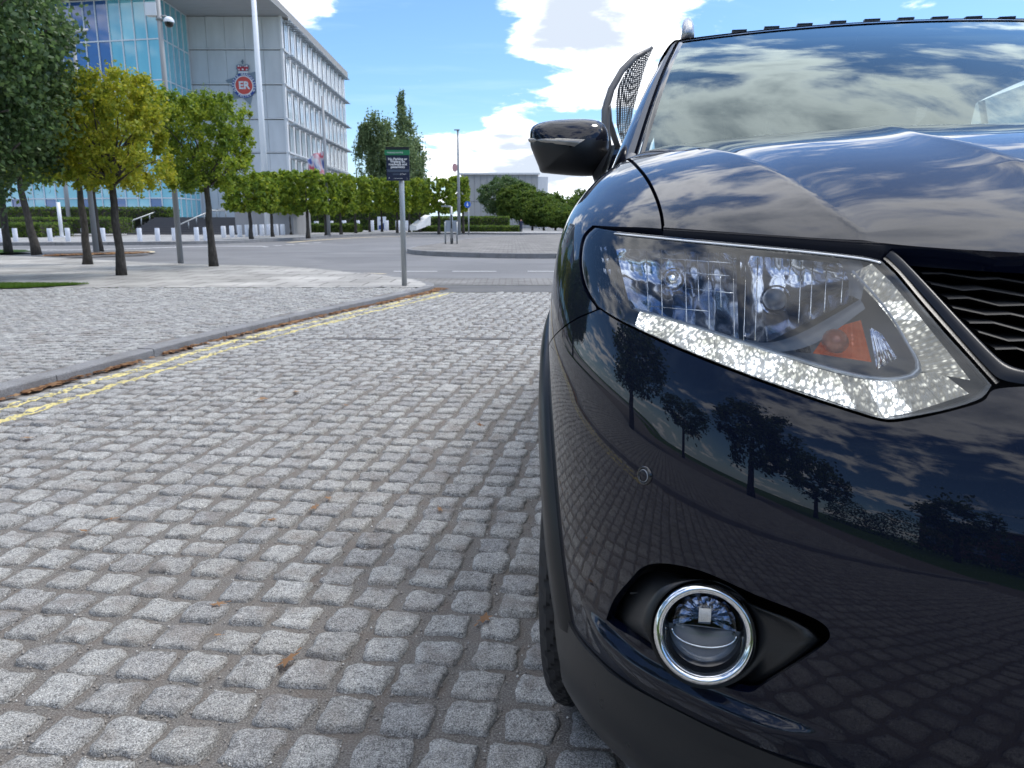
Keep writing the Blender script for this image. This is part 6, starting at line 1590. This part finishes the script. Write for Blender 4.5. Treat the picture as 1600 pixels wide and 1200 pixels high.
stv = [ws(x, v, .004) for x, v in ((.475, .62), (.55, .62), (.55, .74), (.445, .74))]; mb = MB(); mb.add(stv, [(0, 1, 2, 3)]); mb.build('screen_sticker', mat('pale_green_sticker', (.35, .55, .45), .6), car)
# ---------------------------------------------------------------- wing mirror
wm_ = empty('wing_mirror', (0, 0, 0)); wm_.parent = car
MO = [(828, 214), (829, 203), (836, 195), (856, 189), (890, 186), (920, 186), (938, 190), (947, 200), (951, 215), (950, 240), (946, 258), (938, 270), (925, 275), (900, 275), (875, 273), (855, 271), (845, 269), (841, 259), (834, 242), (829, 228)]
mo = cr_curve(MO + [MO[0]], 5)[:-1]; DM = 2.20
def mp_(x, y, dY): return to_local(PY(x, y, DM + dY))
mcx, mcy = 892, 228
def mloop(k, dY, sy=1.0):
    out = []
    for x, y in mo:
        a = math.atan2((y - mcy) / 43, (x - mcx) / 58); ex, ey = math.cos(a) * 58, math.sin(a) * 43; w = sm(k) if dY < .01 else 1
        out.append(mp_(mcx + (ex + (x - mcx - ex) * w) * k, mcy + (ey + (y - mcy - ey) * w) * k * sy, dY))
    return out
lo = [mloop(.05, -.062), mloop(.25, -.060), mloop(.48, -.054), mloop(.68, -.044), mloop(.84, -.030), mloop(.94, -.014), mloop(.99, .002), mloop(1.0, .018), mloop(.985, .05), mloop(.95, .085), mloop(.90, .10)]
nmo = len(mo); Vt = [p for l in lo for p in l]; Fu = []; Fl = []
for k in range(len(lo) - 1):
    for i in range(nmo):
        j = (i + 1) % nmo; f = (k * nmo + i, k * nmo + j, (k + 1) * nmo + j, (k + 1) * nmo + i); yc = mcy + ((mo[i][1] + mo[j][1]) / 2 - mcy) * (.05, .25, .48, .68, .84, .94, .99, 1, .985, .95)[k]
        (Fu if yc < 219 else Fl).append(f)
for nm, F, m in (('mirror_cap', Fu, M_paint), ('mirror_shell', Fl, M_plast)):
    us = sorted({i for f in F for i in f}); mp2 = {v: i for i, v in enumerate(us)}; link(nm, mk_mesh(nm, [Vt[i] for i in us], [tuple(mp2[i] for i in f) for f in F], m, True), wm_)
o = ribbon('indicator_strip', [mp_(x, y, d) for x, y, d in ((826, 216, -.004), (850, 215.5, -.042), (880, 216, -.062), (914, 218, -.060))], [mp_(x, y, d) for x, y, d in ((827, 222, -.006), (850, 223, -.044), (880, 226, -.064), (898, 229, -.062))], 20, mat('smoked_indicator', (.30, .28, .25), .15, .3, coat=.8), wm_, .004)
ring_loft('mirror_glass', [mloop(.88, .098), mloop(.5, .099)], M_chrome, wm_, close=True)
mb = MB(); A = mp_(935, 262, .02); B_ = mp_(945, 268, .10); C_ = to_local(PY(916, 312, 1.95)); D2 = to_local(PY(952, 252, 1.98))
mb.add([mp_(925, 273, .0), mp_(950, 236, .0), to_local(PY(957, 226, 2.02)), to_local(PY(930, 290, 2.02)), mp_(925, 273, .09), mp_(950, 236, .09), to_local(PY(962, 228, 2.12)), to_local(PY(940, 292, 2.12))], [(0, 1, 2, 3), (7, 6, 5, 4), (0, 4, 5, 1), (1, 5, 6, 2), (2, 6, 7, 3), (3, 7, 4, 0)]); mb.build('mirror_foot', M_plast, wm_)
mirror_part(wm_)
# ---------------------------------------------------------------- open rear door with sun blind
rd = empty('rear_door', (0, 0, 0)); rd.parent = car
DR = 3.05
def dp(x, y, d=0): return to_local(PY(x, y, DR + d))
fr = [(950, 232, -.02), (946, 205, -.02), (946, 170, 0), (955, 140, .03), (972, 110, .07), (992, 90, .11), (1019, 75, .16)]
mb = MB(); mb.tube([dp(*p) for p in fr], [.016, .016, .015, .014, .013, .012, .006], 8); mb.tube([dp(*p) for p in ((950, 165, 0), (952, 190, .02), (960, 215, .04), (966, 232, .05))], .012, 8); mb.build('window_frame', mat('frame_grey', (.12, .12, .125), .4), rd, True)
A = [dp(x, y, .10) for x, y in ((962, 160), (964, 140), (974, 115), (992, 94), (1019, 76))]; B_ = [dp(x, y, .16) for x, y in ((985, 222), (990, 190), (1000, 145), (1010, 110), (1020, 76))]
A = [dp(x, y, .10) for x, y in ((972, 228), (963, 195), (962, 160), (966, 135), (980, 108), (1000, 88), (1019, 76))]; B_ = [dp(x, y, .16) for x, y in ((976, 228), (984, 200), (990, 170), (998, 140), (1006, 112), (1013, 92), (1021, 75))]
ribbon('sun_blind', A, B_, 30, M_blind, rd, .01)
lp = [dp(x, y, d) for x, y, d in ((950, 228, 0), (985, 228, .16))]; zb_ = .40
mb = MB(); a, b = lp; mb.add([Vector((a.x, a.y, zb_)), Vector((b.x, b.y, zb_)), b, a] + [Vector((v[0], v[1] + .05, v[2])) for v in ((a.x, a.y, zb_), (b.x, b.y, zb_), tuple(b), tuple(a))], [(0, 1, 2, 3), (7, 6, 5, 4), (0, 4, 5, 1), (1, 5, 6, 2), (2, 6, 7, 3), (3, 7, 4, 0)]); mb.build('door_skin', M_paint, rd)
